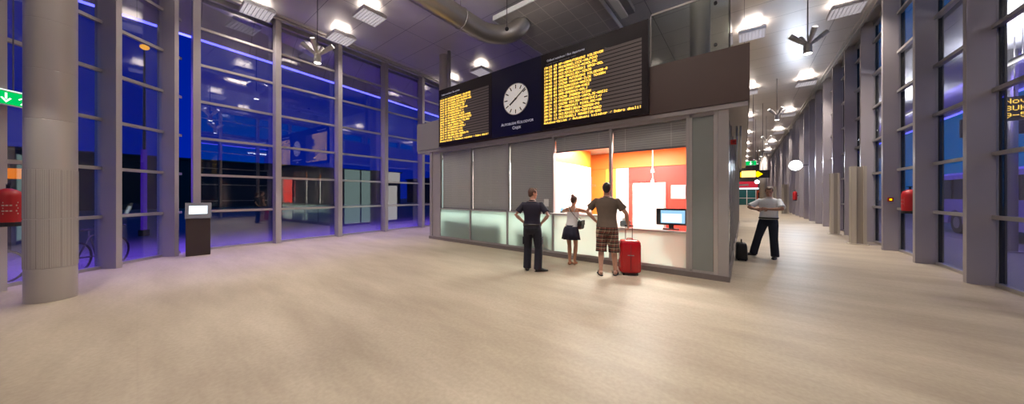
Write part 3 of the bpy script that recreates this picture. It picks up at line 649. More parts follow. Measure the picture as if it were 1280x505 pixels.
# ceiling raft and equipment tray
rf = empty('ceiling_raft', (-4.75, 8.6, 7.16)); tag(rf, 'square white tiled acoustic raft hanging above the display boards', 'ceiling raft')
MB().box(-1.5, -1.56, 0, 1.5, 1.56, 0.10).build('tile_panel', M['raft'], rf)
for (a, b, c, d) in ((-1.53, -1.60, 1.53, -1.565), (-1.53, 1.565, 1.53, 1.60), (-1.535, -1.56, -1.505, 1.56), (1.505, -1.56, 1.535, 1.56)): MB().box(a, b, -0.015, c, d, 0.14).build('edge_trim', M['white'], rf)
for x in (-1.2, 1.2):
    for y in (-1.2, 1.2): MB().cyl((x, y, 0.10), (x, y, HC-7.16-0.001), 0.01, n=8).build('hanger', M['rod'], rf)
tr = empty('equipment_tray', (-2.78, 8.2, 7.0)); tag(tr, 'long pale service tray hanging right of the tiled raft', 'tray')
MB().box(-0.18, -2.0, 0.0, 0.02, 1.0, 0.14).build('tray', M['white'], tr); MB().box(0.03, -2.0, 0.05, 0.22, 1.0, 0.18).build('conduit_box', M['housing'], tr)
for y in (-1.2, 0.6): MB().cyl((0.02, y, 0.14), (0.02, y, HC-7.001), 0.01, n=8).build('hanger', M['rod'], tr)
for (x, lb) in ((-2.90, 'small black downlight under the tray, the one closer to the raft'), (-2.66, 'small black downlight under the tray, the one away from the raft')):
    dnl = empty('downlight', (x, 7.5, 6.95 if x < -2.8 else 7.0)); tag(dnl, lb, 'downlight'); MB().torus((0, 0, 0.022), (0, 0, 1), 0.055, 0.02, n=24).build('ring', M['black'], dnl, smooth=True); MB().cyl((0, 0, 0.01), (0, 0, 0.045), 0.04).build('lens', M['white'], dnl)
cam_ = empty('ceiling_camera', (-5.62, 6.9, 6.55)); tag(cam_, 'small black camera on a stem beside the duct bend', 'camera')
MB().cyl((0, 0, 0.1), (0, 0, HC-6.551), 0.012, n=8).build('stem', M['rod'], cam_); MB().ell((0, 0, 0.06), (0.06, 0.06, 0.06)).build('dome', M['black'], cam_, smooth=True)
# ------------------------------------------------------------------ floor standing things
tt = empty('information_totem', (-11.50, 1.03, 0), R(-8+90)); tag(tt, 'dark brown information totem with tilted grey head and lit screen', 'information terminal')
# local x runs along the front face, local -y faces the hall
MB().box(-0.225, -0.13, 0.0, 0.225, 0.13, 0.98).build('body', M['totem'], tt, bevel=0.006)
hp = [(-0.15, 0.985), (0.14, 0.985), (0.14, 1.36), (-0.02, 1.40)]
MB().ring_loft([[V((x, y, z)) for (y, z) in hp] for x in (-0.24, 0.24)]).build('head', M['totemhead'], tt, bevel=0.004)
def onface(a, b, off):  # tilted front face of the head
    p0, p1 = V((0, -0.15, 0.985)), V((0, -0.02, 1.40)); n = V((0, -(p1.z-p0.z), (p1.y-p0.y))).normalized()
    return lambda x, t: V((x, 0, 0)) + p0.lerp(p1, t) + n*off
q = onface(0, 0, 0.003); q2 = onface(0, 0, -0.001)
MB().ring_loft([[q2(-0.17, .28), q2(0.17, .28), q2(0.17, .80), q2(-0.17, .80)], [q(-0.17, .28), q(0.17, .28), q(0.17, .80), q(-0.17, .80)]]).build('screen', M['screenwhite'], tt)

def post(x, y, w, d, h, label):
    r = empty('white_post', (x, y, 0)); tag(r, label, 'post')
    MB().box(-w/2-0.05, -d/2-0.04, 0, w/2+0.05, d/2+0.04, 0.025).build('base_plate', M['post'], r)
    MB().box(-w/2, -d/2, 0.026, -w/2+w*0.36, d/2, h).build('side_profile', M['post'], r)
    MB().box(w/2-w*0.2, -d/2, 0.026, w/2, d/2, h).build('side_profile', M['post'], r)
    MB().box(-w/2+w*0.362, -d/2+0.05, 0.026, w/2-w*0.202, d/2-0.02, h-0.01).build('recess_panel', M['postdark'], r)
    return r
post(2.92, 14.55, 0.34, 0.24, 2.54, 'cream metal gate post nearest in the corridor, beside the window wall')
post(2.92, 17.7, 0.26, 0.22, 2.50, 'cream metal gate post second in line beside the window wall')
post(2.82, 35.0, 0.45, 0.3, 2.55, 'cream metal gate post far in the corridor behind the man in white')
post(2.4, 40.5, 0.4, 0.3, 2.5, 'cream metal gate post deepest in the corridor')

def extinguisher(x, y, z, rz, label, h=0.62, r_=0.145):
    r = empty('fire_extinguisher', (x, y, z), rz); tag(r, label, 'fire extinguisher')
    n = 20
    prof = [(0.07, r_*0.98), (0.09, r_), (h*0.78, r_), (h*0.9, r_*0.86), (h*0.97, r_*0.45), (h, r_*0.25)]
    c = MB().ring_loft([[V((rr*math.cos(2*PI*k/n), rr*math.sin(2*PI*k/n), zz)) for k in range(n)] for zz, rr in prof]).build('red_body', M['exred'], r, smooth=True); smooth_by_angle(c, 50)
    MB().cyl((0, 0, 0), (0, 0, 0.069), r_*0.97, n=20).build('black_foot', M['black'], r)
    MB().cyl((0, 0, h+0.001), (0, 0, h+0.06), 0.02, n=10).build('valve', M['black'], r)
    MB().box(-0.015, -0.06, h+0.061, 0.015, 0.05, h+0.08).build('lever', M['black'], r)
    lb = MB()
    for k in range(5):
        zz = 0.2 + k*0.045
        for s0, s1 in ((-0.5, -0.12), (-0.05, 0.42)) if k % 2 else ((-0.45, 0.5),):
            lb.add([(math.sin(a)*(r_+0.002), -math.cos(a)*(r_+0.002), z_) for a, z_ in ((s0, zz), (s1, zz), (s1, zz+0.02), (s0, zz+0.02))], [(0, 1, 2, 3)])
    lb.build('label_print', M['post'], r)
    MB().box(-0.04, r_+0.001, h*0.5, 0.04, r_+0.05, h*0.5+0.06).build('wall_bracket', M['black'], r)
    return r
extinguisher(3.36, 12.3, 1.13, R(-80), 'red fire extinguisher hanging at the glass between two fins of the right window wall')
extinguisher(-9.49, -1.30, 1.09, R(105), 'red fire extinguisher at the splayed corner glass left of the round column')
extinguisher(3.0, 30.5, 1.2, R(-80), 'red fire extinguisher far down the corridor behind the man in white', h=0.7, r_=0.13)
cpnt = empty('fire_call_point', (3.315, 13.437, 1.42)); tag(cpnt, 'small red fire call point on the side of a grey fin', 'alarm button')
MB().box(-0.055, -0.04, 0, 0.055, 0.0, 0.11).build('casing', M['exred'], cpnt, bevel=0.006); MB().box(-0.025, -0.045, 0.03, 0.025, -0.041, 0.08).build('button_pane', M['signyellow'], cpnt)

# exit sign at the splayed corner
ex = empty('exit_sign', (-9.63, -1.26, 3.09), R(135)); tag(ex, 'green lit exit sign with white arrow left of the round column', 'exit sign')
MB().box(-0.27, 0.0, 0, 0.27, 0.05, 0.24).build('casing', M['white'], ex); MB().box(-0.265, -0.004, 0.015, 0.265, -0.0005, 0.225).build('green_face', M['exitgreen'], ex)
MB().box(-0.25, 0.0, 0.241, 0.25, 0.045, 0.255).build('light_tube', M['exitwhite'], ex)
ar = MB()
def plate(mb, pts, y0=-0.0045, y1=-0.008): mb.ring_loft([[V((x, y0, z)) for x, z in pts], [V((x, y1, z)) for x, z in pts]])
plate(ar, [(-0.112, 0.20), (-0.088, 0.20), (-0.088, 0.10), (-0.112, 0.10)]); plate(ar, [(-0.16, 0.115), (-0.10, 0.04), (-0.04, 0.115), (-0.06, 0.125), (-0.10, 0.075), (-0.14, 0.125)])
ar.build('arrow', M['exitwhite'], ex)
rn = MB(); rn.ell((0.10, -0.006, 0.19), (0.018, 0.004, 0.018))
plate(rn, [(0.13, 0.165), (0.08, 0.17), (0.09, 0.10), (0.125, 0.10)]); plate(rn, [(0.125, 0.10), (0.105, 0.10), (0.16, 0.04), (0.18, 0.05)]); plate(rn, [(0.11, 0.10), (0.09, 0.10), (0.05, 0.04), (0.075, 0.035)]); plate(rn, [(0.08, 0.165), (0.03, 0.13), (0.04, 0.115), (0.085, 0.145)])
rn.build('running_figure', M['exitwhite'], ex)
MB().box(0.21, -0.0045, 0.02, 0.25, -0.008, 0.22).build('door_mark', M['exitwhite'], ex)
MB().cyl((0, 0.025, 0.256), (0, 0.025, HC-3.091), 0.008, n=8).build('hanger', M['rod'], ex)

# corridor signs
ds = empty('round_lit_sign', (2.58, 26.0, 3.17)); tag(ds, 'round glowing white sign on a bracket at the right window wall', 'lit sign')
o = MB().cyl((0, -0.08, 0.33), (0, 0.08, 0.33), 0.33, n=40).build('drum', M['white'], ds); smooth_by_angle(o)
for y in (-0.083, 0.081): MB().cyl((0, y, 0.33), (0, y+0.002, 0.33), 0.315, n=40).build('lit_face', M['lampcool'], ds)
MB().box(0.33, -0.03, 0.30, 0.60, 0.03, 0.36).build('bracket', M['rod'], ds)
ps = bpy.data.lights.new('round_sign_light', 'AREA'); ps.shape = 'DISK'; ps.size = 0.62; ps.energy = 220; ps.color = (0.72, 0.84, 1.0)
o = bpy.data.objects.new('round_sign_light', ps); C.objects.link(o); o.location = (2.58, 25.90, 3.5); o.rotation_euler = (R(-60), 0, 0)
ys = empty('overhead_sign', (0.35, 25.0, 2.72)); tag(ys, 'black overhead sign with bright yellow arrow field across the corridor', 'overhead sign')
MB().box(-0.9, 0, 0, 0.95, 0.12, 0.50).build('casing', M['black'], ys); ya = MB(); plate(ya, [(-0.55, 0.08), (0.33, 0.08), (0.33, 0.0+0.03), (0.62, 0.25), (0.33, 0.47), (0.33, 0.42), (-0.55, 0.42)], -0.001, -0.006); ya.build('arrow_field', M['signyellow'], ys)
for x in (-0.6, 0.6): MB().cyl((x, 0.06, 0.501), (x, 0.06, HC-2.721), 0.015, n=8).build('hanger', M['rod'], ys)
ws = empty('overhead_sign', (0.02, 22.0, 2.62)); tag(ws, 'pale yellow lit overhead sign with dark lettering in front of the black one', 'overhead sign')
MB().box(-0.15, 0, 0, 0.52, 0.1, 0.42).build('casing', M['black'], ws); MB().box(-0.14, -0.005, 0.02, 0.51, -0.001, 0.40).build('lit_face', M['signwarm'], ws)
for x in (0.0, 0.4): MB().cyl((x, 0.05, 0.421), (x, 0.05, HC-2.621), 0.012, n=8).build('hanger', M['rod'], ws)
eg = empty('exit_sign', (0.42, 30.0, 3.95)); tag(eg, 'green lit exit sign hanging deep in the corridor above the yellow signs', 'exit sign')
MB().box(-0.36, 0, 0, 0.36, 0.06, 0.36).build('casing', M['white'], eg); MB().box(-0.34, -0.006, 0.02, 0.34, -0.001, 0.34).build('green_face', M['exitgreen'], eg)
aa = MB(); plate(aa, [(-0.03, 0.3), (0.03, 0.3), (0.03, 0.15), (0.1, 0.15), (0, 0.04), (-0.1, 0.15), (-0.03, 0.15)], -0.0065, -0.01); aa.build('arrow', M['exitwhite'], eg)
for x in (-0.3, 0.3): MB().cyl((x, 0.03, 0.361), (x, 0.03, HC-3.951), 0.01, n=8).build('hanger', M['rod'], eg)
# far end of the corridor
sh = empty('shop_sign', (-0.35, 58.0, 2.75)); tag(sh, 'red shop sign at the far end of the corridor', 'shop sign')
MB().box(-0.9, 0, 0, 2.0, 0.2, 0.95).build('casing', M['signred'], sh); MB().box(-0.8, -0.02, -0.25, 2.1, 0.18, -0.01).build('light_strip', M['screenwhite'], sh)
ML_ = MB(); ML_.box(-0.4, -0.02, 0.3, 0.9, -0.001, 0.55); ML_.build('lettering_strip', M['white'], sh)
gd = empty('door_3', (0.5, 60.0, 0)); struct(gd, 'teal glass doors at the far end of the corridor', 'door')
for x in (-1.2, -0.1): MB().box(x, 0, 0.05, x+1.0, 0.06, 2.4).build('door_leaf', M['teal'], gd)
for x in (-1.3, -0.19, 0.92): MB().box(x, -0.03, 0, x+0.09, 0.09, 2.5).build('post', M['white'], gd)
MB().box(-1.3, -0.03, 1.1, 1.0, -0.005, 1.18).build('push_bar', M['white'], gd)
vm = empty('vending_machine', (1.95, 57.0, 0)); tag(vm, 'orange red vending machine at the far end of the corridor', 'vending machine')
MB().box(-0.45, 0, 0.05, 0.45, 0.8, 2.3).build('casing', M['vending'], vm, bevel=0.02); MB().box(-0.3, -0.01, 0.9, 0.15, -0.001, 2.0).build('product_window', M['busglass'], vm)
for x in (-0.38, 0.38): MB().box(x-0.05, 0.1, 0, x+0.05, 0.7, 0.049).build('foot', M['black'], vm)
kb = MB().cyl((2.05, 52.0, 0), (2.05, 52.0, HC-0.01), 0.42, n=32).build('column', M['column'], smooth=True); struct(kb, 'pale column at the far end of the corridor', 'column')
gl = empty('pendant_globe', (1.5, 56.0, 3.55)); tag(gl, 'small glowing globe lamp at the far end of the corridor', 'lamp')
MB().ell((0, 0, 0), (0.28, 0.28, 0.28)).build('globe', M['lampcool'], gl, smooth=True); MB().cyl((0, 0, 0.28), (0, 0, HC-3.56), 0.015, n=8).build('stem', M['rod'], gl)

# ------------------------------------------------------------------ outdoors
struct(MB().box(-130, -60, -0.30, 130, 160, -0.14).build('ground_outside', M['asphalt']), 'dark asphalt ground outside the hall', 'ground')
struct(MB().box(3.66, -8, -0.13, 6.3, YF, -0.03).build('pavement_platform', M['pavingout']), 'pale paved platform outside the right window wall', 'pavement')
cyo = prism([(-9.0, -6.5), (-6.0, -5.2), (-9.9, -1.65), (-12.57, 0.98), (-13.70, 22), (-16.2, 22), (-14.5, 10.1), (-12.94, -0.84), (-12.0, -7.0)], 0, 0.22)
for p in cyo.v:
    d = 0.0 if p.y > 0.5 else max(0.0, min(1.0, (-9.2 - (p.x+p.y)*0.5 - 3.0)/3))
    p.z += 7.3 - 0.85*d
for i, p in enumerate(cyo.v):
    if i % 9 in (0, 5, 6, 7, 8): p.z = (6.45 if i < 9 else 6.67)
cyo.f = [f for f in cyo.f if len(f) == 4]
n9 = 9
def fan(idx, flip):
    # triangulated sloping faces, inner edge 1..4, outer edge 5..8,0
    quads = [(0, 1, 2), (0, 2, 8), (8, 2, 7), (7, 2, 3), (7, 3, 6), (6, 3, 4), (6, 4, 5)]
    return [tuple((i+idx) for i in (q if not flip else q[::-1])) for q in quads]
cyo.f += fan(0, True) + fan(9, False)
struct(cyo.build('roof_canopy', M['soffit']), 'sloping canopy outside the left window wall', 'canopy')
strip = [V((-12.06, -7.0, 6.42)), V((-12.98, -0.84, 6.42)), V((-14.55, 10.1, 6.42)), V((-16.25, 22, 6.42))]
ls = MB().loft(strip, [0.035]*4, n=8).build('canopy_light_strip', M['ledblue']); tag(ls, 'thin glowing blue light strip along the outdoor canopy edge', 'light strip')
for a, b in zip(strip[:-1], strip[1:]):
    c = (a+b)/2; d = b-a
    o = alight('blue_strip_light', c-V((0, 0, 0.08)), (0, 0, math.atan2(d.y, d.x)), d.length, 0.06, 85*d.length, (0.22, 0.10, 1.0), spread=R(95))
# dark low buildings beyond the forecourt
for (x, y, w, d, h, lb) in ((-62, -33, 14, 36, 5.2, 'dark low building in the night beyond the left glass, closest to the corner'), (-64, 11, 12, 48, 6.4, 'long dark building in the night beyond the left glass'), (-58, 56, 14, 30, 5.4, 'dark low building in the night behind the clock side of the glass')):
    b = empty('dark_building', (x, y, -0.14)); tag(b, lb, 'building')
    MB().box(-w/2, -d/2, 0, w/2, d/2, h).build('wall', M['dark'], b); MB().box(-w/2-0.3, -d/2-0.3, h+0.001, w/2+0.3, d/2+0.3, h+0.25).build('roof', M['dark'], b)
for (x, y, w, d, h, lb) in ((52, 42, 30, 14, 6.4, 'dark low building across the road behind the parked bus'), (48, -12, 20, 84, 6.8, 'long dark building added across the road to hide the low sky'), (50, 66, 30, 14, 6.6, 'dark building across the road far behind the platforms')):  # the long one is added to keep low sky out of the glass reflections
    b = empty('dark_building', (x, y, -0.14)); tag(b, lb, 'building')
    MB().box(-w/2, -d/2, 0, w/2, d/2, h).build('wall', M['dark'], b); MB().box(-w/2-0.3, -d/2-0.3, h+0.001, w/2+0.3, d/2+0.3, h+0.25).build('roof', M['dark'], b)
lp = empty('street_lamp', (-31.6, 0.33, -0.14)); tag(lp, 'tall street lamp glowing orange in the night behind the left glass', 'street lamp')
MB().cyl((0, 0, 0), (0, 0, 11.2), 0.09, 0.05, n=12).build('pole', M['dark'], lp); MB().loft([(0, 0, 11.2), (0.5, 0, 11.45), (1.1, 0, 11.4)], [0.04, 0.04, 0.05], n=8).build('arm', M['dark'], lp)
MB().ell((1.15, 0, 11.3), (0.42, 0.22, 0.12)).build('lamp_head', M['warmlamp'], lp, smooth=True)
vt = empty('lit_column', (-20.3, 0.2, -0.14)); tag(vt, 'slim column outside the corner glass, its violet lighting given as a glow', 'light column')
MB().cyl((0, 0, 0), (0, 0, 0.25), 0.16, n=16).build('base', M['dark'], vt); MB().cyl((0, 0, 0.251), (0, 0, 3.7), 0.09, n=16).build('tube', M['columnglow'], vt, smooth=True)
og = empty('orange_sign', (-17.5, -2.4, -0.14), R(97)); tag(og, 'orange lit direction sign on a post outside the corner glass', 'direction sign')
MB().cyl((0, 0.06, 0), (0, 0.06, 2.75), 0.05, n=12).build('post', M['dark'], og); MB().box(-0.85, 0, 2.2, 0.85, 0.05, 2.6).build('casing', M['black'], og)
oo = MB(); plate(oo, [(-0.78, 2.24), (0.55, 2.24), (0.80, 2.40), (0.55, 2.56), (-0.78, 2.56)], -0.001, -0.006); oo.build('lit_arrow', M['ledorange'], og)
def bicycle(x, y, rz, label):
    b = empty('bicycle', (x, y, -0.14), rz); tag(b, label, 'bicycle', 'bicycles outside the corner glass')
    for wx in (-0.52, 0.52):
        w = MB().torus((wx, 0, 0.345), (0, 1, 0), 0.325, 0.02, n=36).build('wheel', M['rubber'], b, smooth=True)
        sp = MB()
        for k in range(12): a = 2*PI*k/12; sp.cyl((wx, 0, 0.345), (wx+0.31*math.cos(a), 0, 0.345+0.31*math.sin(a)), 0.002, n=4)
        sp.build('spokes', M['alu'], w)
    fr = MB(); P = dict(rear=(-0.52, 0, 0.345), bb=(-0.08, 0, 0.30), seat=(-0.22, 0, 0.80), head=(0.36, 0, 0.82), head2=(0.40, 0, 0.68), front=(0.52, 0, 0.345))
    for a, c in (('rear', 'bb'), ('rear', 'seat'), ('bb', 'seat'), ('seat', 'head'), ('bb', 'head2'), ('head', 'front')): fr.cyl(P[a], P[c], 0.017, n=8)
    fr.build('frame', M['rod'], b, smooth=True)
    MB().cyl((-0.25, 0, 0.80), (-0.26, 0, 0.92), 0.012, n=8).build('seat_post', M['alu'], b); MB().loft([(-0.40, 0, 0.94), (-0.28, 0, 0.95), (-0.12, 0, 0.94)], [(0.08, 0.025), (0.06, 0.025), (0.02, 0.015)]).build('saddle', M['black'], b, smooth=True)
    MB().loft([(0.28, -0.28, 0.98), (0.36, -0.2, 1.0), (0.38, 0, 0.97), (0.36, 0.2, 1.0), (0.28, 0.28, 0.98)], [0.014]*5, n=8).build('handlebar', M['black'], b, smooth=True)
    MB().cyl((0.36, 0, 0.82), (0.375, 0, 0.97), 0.014, n=8).build('stem', M['alu'], b)
bicycle(-12.1, -0.55, R(150), 'bicycle leaning outside the corner glass right of the grey fin'); bicycle(-11.0, -2.1, R(120), 'bicycle parked outside the corner glass right of the round column')

# right-hand platform side
struct(MB().box(3.72, -8, 5.75, 8.6, YF, 5.95).build('roof_platform', M['soffit']), 'pale soffit of the platform roof outside the right window wall', 'roof')
pe = MB().box(8.5, -8, 5.69, 8.56, YF, 5.749).build('canopy_light_strip', M['ledblue']); tag(pe, 'violet light strip along the edge of the platform roof', 'light strip')
for y in (10, 18, 26, 34): alight('platform_strip_light', (6.25, y, 5.6), (0, R(-58), 0), 0.08, 8.0, 380, (0.22, 0.16, 1.0))
for i, y in enumerate((8.0, 14.0, 20.0, 26.0, 32.0, 38.0)):  # tube lamps added to brighten the soffit outside
    a = empty('added_platform_lamp', (5.4, y, 4.95)); tag(a, 'added white tube lamp brightening the platform soffit', 'lamp', 'added tube lamps brightening the platform soffit')
    MB().box(-0.05, -0.7, 0.06, 0.05, 0.7, 0.12).build('casing', M['white'], a); MB().cyl((0, -0.68, 0.03), (0, 0.68, 0.03), 0.025, n=10).build('tube', M['lampwhite'], a)
    for yy_ in (-0.5, 0.5): MB().cyl((0, yy_, 0.121), (0, yy_, 0.799), 0.008, n=6).build('hanger', M['rod'], a)
    alight('added_lamp_downlight', (5.4, y, 4.92), (0, 0, 0), 0.1, 1.3, 22, (0.95, 0.96, 1.0)); alight('added_soffit_uplight', (5.4, y, 5.10), (PI, 0, 0), 0.1, 1.3, 180, (0.95, 0.97, 1.0))
for i, y in enumerate((15.5, 23.5, 31.5)):
    pc = empty('platform_column', (6.0, y, -0.03)); tag(pc, ('nearest', 'second', 'third')[i] + ' violet lit steel column on the platform outside the right glass', 'column')
    MB().cyl((0, 0, 0), (0, 0, 0.04), 0.22, n=24).build('foot_plate', M['alu'], pc); MB().cyl((0, 0, 0.041), (0, 0, 5.775), 0.13, n=24).build('shaft', M['alu'], pc, smooth=True)
def out_sign(x, y, lines, label):
    s = empty('platform_display', (x, y, 3.55)); tag(s, label, 'platform display')
    MB().box(-0.75, 0.004, 0, 0.75, 0.12, 0.62).build('casing', M['black'], s, bevel=0.005)
    mb = MB()
    for k, t in enumerate(lines): led_text(mb, t, -0.66, 0.44-0.185*k, 0.0185, 0.0185, -0.002)
    mb.build('led_text', M['led'], s)
    for xx in (-0.5, 0.5): MB().cyl((xx, 0.06, 0.621), (xx, 0.06, 2.19), 0.012, n=8).build('hanger', M['rod'], s)
out_sign(6.05, 14.1, ('Nova', 'BUK-KOM', '9-50'), 'amber platform display seen through the nearest right pane')
out_sign(6.55, 17.3, ('Nova', 'BUK-KOM', '9-20'), 'amber platform display half hidden behind the nearest right fin')
out_sign(5.6, 24.2, ('Nova', 'BUK', '9-10'), 'amber platform display seen small beside the third right fin')
bs = empty('parked_bus', (7.6, 13.0, -0.14)); tag(bs, 'long parked coach in violet light at the platform edge', 'bus')
def busprof(x, z0, z1): return None
Lb = 12.6; arch = (2.6, 10.2)
side = [(0.0, 0.32)]
for c in arch:
    for k in range(9): a = PI - PI*k/8; side.append((c+0.60*math.cos(a), 0.45+0.62*math.sin(a)))
side += [(Lb, 0.32), (Lb, 1.56), (0.0, 1.56)]
MB().ring_loft([[V((0.0, y, z)) for y, z in side], [V((2.45, y, z)) for y, z in side]]).build('lower_body', M['busvioletlit'], bs)
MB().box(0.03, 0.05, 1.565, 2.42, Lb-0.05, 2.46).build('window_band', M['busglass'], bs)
MB().ring_loft([[V((x, y, z)) for x, z in ((0.0, 2.465), (0.0, 2.66), (0.25, 2.78), (2.2, 2.78), (2.45, 2.66), (2.45, 2.465))] for y in (0.0, Lb)]).build('roof', M['busvioletlit'], bs)
for y in (2.1, 4.2, 6.3, 8.4, 10.5): MB().box(-0.002, y-0.05, 1.57, 0.028, y+0.05, 2.46).build('window_post', M['black'], bs)
for c in arch:
    for x in (0.05, 2.12):
        w = MB().cyl((x, c, 0.49), (x+0.28, c, 0.49), 0.49, n=32).build('wheel', M['rubber'], bs); smooth_by_angle(w)
        MB().cyl((x-0.012 if x < 1 else x+0.281, c, 0.49), (x-0.001 if x < 1 else x+0.292, c, 0.49), 0.26, n=24).build('hub_cap', M['alu'], w)
text('lettering', 'CENTRUM', 0.42, M['greytext'], bs, (-0.006, 7.4, 0.86), rot=(PI/2, 0, -PI/2))
MB().box(0.3, -0.012, 1.3, 2.15, -0.001, 2.4).build('windscreen', M['busglass'], bs)
# ------------------------------------------------------------------ people
MALE = [(0.80, .125, .085, 0), (0.86, .160, .112, -.005), (0.92, .172, .120, -.008), (1.00, .164, .112, -.002), (1.08, .150, .103, .002), (1.18, .157, .108, .004), (1.28, .176, .118, .004), (1.36, .190, .118, 0), (1.42, .185, .105, -.004), (1.465, .150, .085, -.008), (1.50, .085, .068, -.010), (1.53, .060, .060, -.008)]
FEMALE = [(0.80, .130, .090, 0), (0.86, .170, .122, -.010), (0.92, .176, .125, -.012), (1.00, .150, .105, -.004), (1.08, .124, .088, .002), (1.18, .132, .095, .006), (1.28, .150, .112, .012), (1.36, .158, .105, .004), (1.42, .150, .090, -.004), (1.465, .120, .074, -.008), (1.50, .070, .058, -.010), (1.53, .050, .052, -.008)]
HEADR = [(0.0, .026, .030, .046), (.02, .044, .050, .030), (.05, .057, .070, .014), (.09, .066, .085, .004), (.13, .072, .093, -.004), (.17, .071, .091, -.008), (.20, .060, .076, -.010), (.222, .038, .050, -.010), (.235, .010, .014, -.010)]
def ik(S, W, l1, l2, pole):
    S, W, pole = V(S), V(W), V(pole); d = W-S; L_ = min(d.length, (l1+l2)*0.999); u = d.normalized()
    a = (l1*l1 - l2*l2 + L_*L_)/(2*L_); h = math.sqrt(max(0, l1*l1-a*a)); pp = (pole - u*pole.dot(u)).normalized()
    return S + u*a + pp*h, S + u*L_
def lerp_path(pts, t):
    t *= len(pts)-1; i = min(int(t), len(pts)-2); return pts[i].lerp(pts[i+1], t-i)
class Person:
    def __init__(s, label, loc, rz, H, rings, skin, P):
        s.P = P; s.rings = rings; s.k = H/1.78; fem = rings is FEMALE
        s.lean = P.get('lean', (0, 0)); b = MB()
        s.b = b; s.hipw = 0.092
        b.ring_loft([s.tring(r, 0) for r in rings])
        s.off = V((s.lean[0]*0.6, s.lean[1]*0.6, 0))
        nb = s.sp(1.50) + V((0, -.01, 0)); s.nb = nb
        hc = nb + V((0, 0.012, 0.05))
        b.loft([nb-V((0, 0, .05)), nb+V((0, 0, .03)), hc+V((0, 0, .05))], [.058*(.86 if fem else 1), .054*(.86 if fem else 1), .054*(.86 if fem else 1)], n=16)
        hr = Euler((R(P.get('pitch', 0)), R(P.get('roll', 0)), R(P.get('yaw', 0)))).to_matrix(); s.hr = hr; s.hc = hc; hs = P.get('hs', 1.0); s.hs = hs
        def HT(p): return hc + hr @ (V(p)*hs - V((0, 0, 0)))
        s.HT = HT
        b.ring_loft([[HT((rx*math.cos(2*PI*k/20), oy+ry*math.sin(2*PI*k/20), z)) for k in range(20)] for z, rx, ry, oy in HEADR])
        b.loft([HT((0, .080, .128)), HT((0, .095, .105)), HT((0, .106, .088)), HT((0, .090, .080))], [.007, .011, .015, .010], n=10)
        for sx in (-1, 1):
            b.ell(HT((sx*.073, -.012, .112)), (.010, .022, .031), rot=hr)
            b.ell(HT((sx*.034, .074, .135)), (.026, .014, .008), rot=hr); b.ell(HT((sx*.045, .058, .088)), (.020, .022, .020), rot=hr)
        b.ell(HT((0, .078, .042)), (.022, .012, .012), rot=hr); b.ell(HT((0, .066, .012)), (.020, .018, .014), rot=hr)
        # arms
        s.arm = {}
        for sd, sx in (('L', -1), ('R', 1)):
            sh = s.sp(1.425) + V((sx*(.165 if fem else .188), 0, 0)); w = V(P['wrist'+sd]); e, w = ik(sh, w, .285, .255, P['pole'+sd])
            s.arm[sd] = (sh, e, w); f = .82 if fem else 1.0
            path = [sh+V((-sx*.05, 0, -.01)), sh, sh.lerp(e, .3), sh.lerp(e, .7), e, e.lerp(w, .25), e.lerp(w, .65), w]
            b.loft(path, [x*f for x in (.056, .056, .050, .043, .038, .041, .034, .027)], n=14)
            s.hand(w, P['hdir'+sd], P['palm'+sd], P.get('thumb'+sd, sx), P.get('curl'+sd, 18), f)
        # legs
        s.leg = {}
        for sd, sx in (('L', -1), ('R', 1)):
            hp = V((sx*s.hipw, 0, .90)) + V(P.get('hip', (0, 0, 0))); fx, fy, fdir = P['foot'+sd]; fd = V((fdir[0], fdir[1], 0)).normalized(); lift = P.get('lift'+sd, 0)
            an = V((fx, fy, .085+lift)); kn, an = ik(hp, an, .412, .412, P.get('knee'+sd, (sx*.15, 1, 0))); s.leg[sd] = (hp, kn, an, fd)
            f = .95 if fem else 1.0
            b.loft([hp+V((0, 0, .03)), hp.lerp(kn, .2), hp.lerp(kn, .6), kn, kn.lerp(an, .3), kn.lerp(an, .65), an.lerp(kn, .06), an-V((0, 0, .03))], [x*f for x in (.085, .086, .068, .052, .055, .043, .035, .036)], n=16)
            s.foot(b, an, fd, 0.0)
        o = b.build('person', skin); o.location = loc; o.rotation_euler = (0, 0, rz); o.scale = (s.k,)*3; tag(o, label, 'person'); remesh(o, .0065, 3, .5); s.o = o
        s.bits()
    def sp(s, z):
        t = max(0.0, z-0.95); return V((s.lean[0]*t + s.P.get('hip', (0, 0, 0))[0]*(1 if z < 1.2 else max(0, 1-(z-1.2)*2)), s.lean[1]*t + s.P.get('hip', (0, 0, 0))[1], z - 0.25*(s.lean[1]**2)*t))
    def tring(s, r, infl, n=28):
        z, rx, ry, oy = r; c = s.sp(z); tw = R(s.P.get('twist', 0))*max(0, min(1, (z-1.0)/.35)); out = []
        for k in range(n):
            a = 2*PI*k/n; x, y = (rx+infl)*math.copysign(abs(math.cos(a))**.85, math.cos(a)), oy+(ry+infl)*math.copysign(abs(math.sin(a))**.9, math.sin(a))
            out.append(c + V((x*math.cos(tw)-y*math.sin(tw), x*math.sin(tw)+y*math.cos(tw), 0)))
        return out
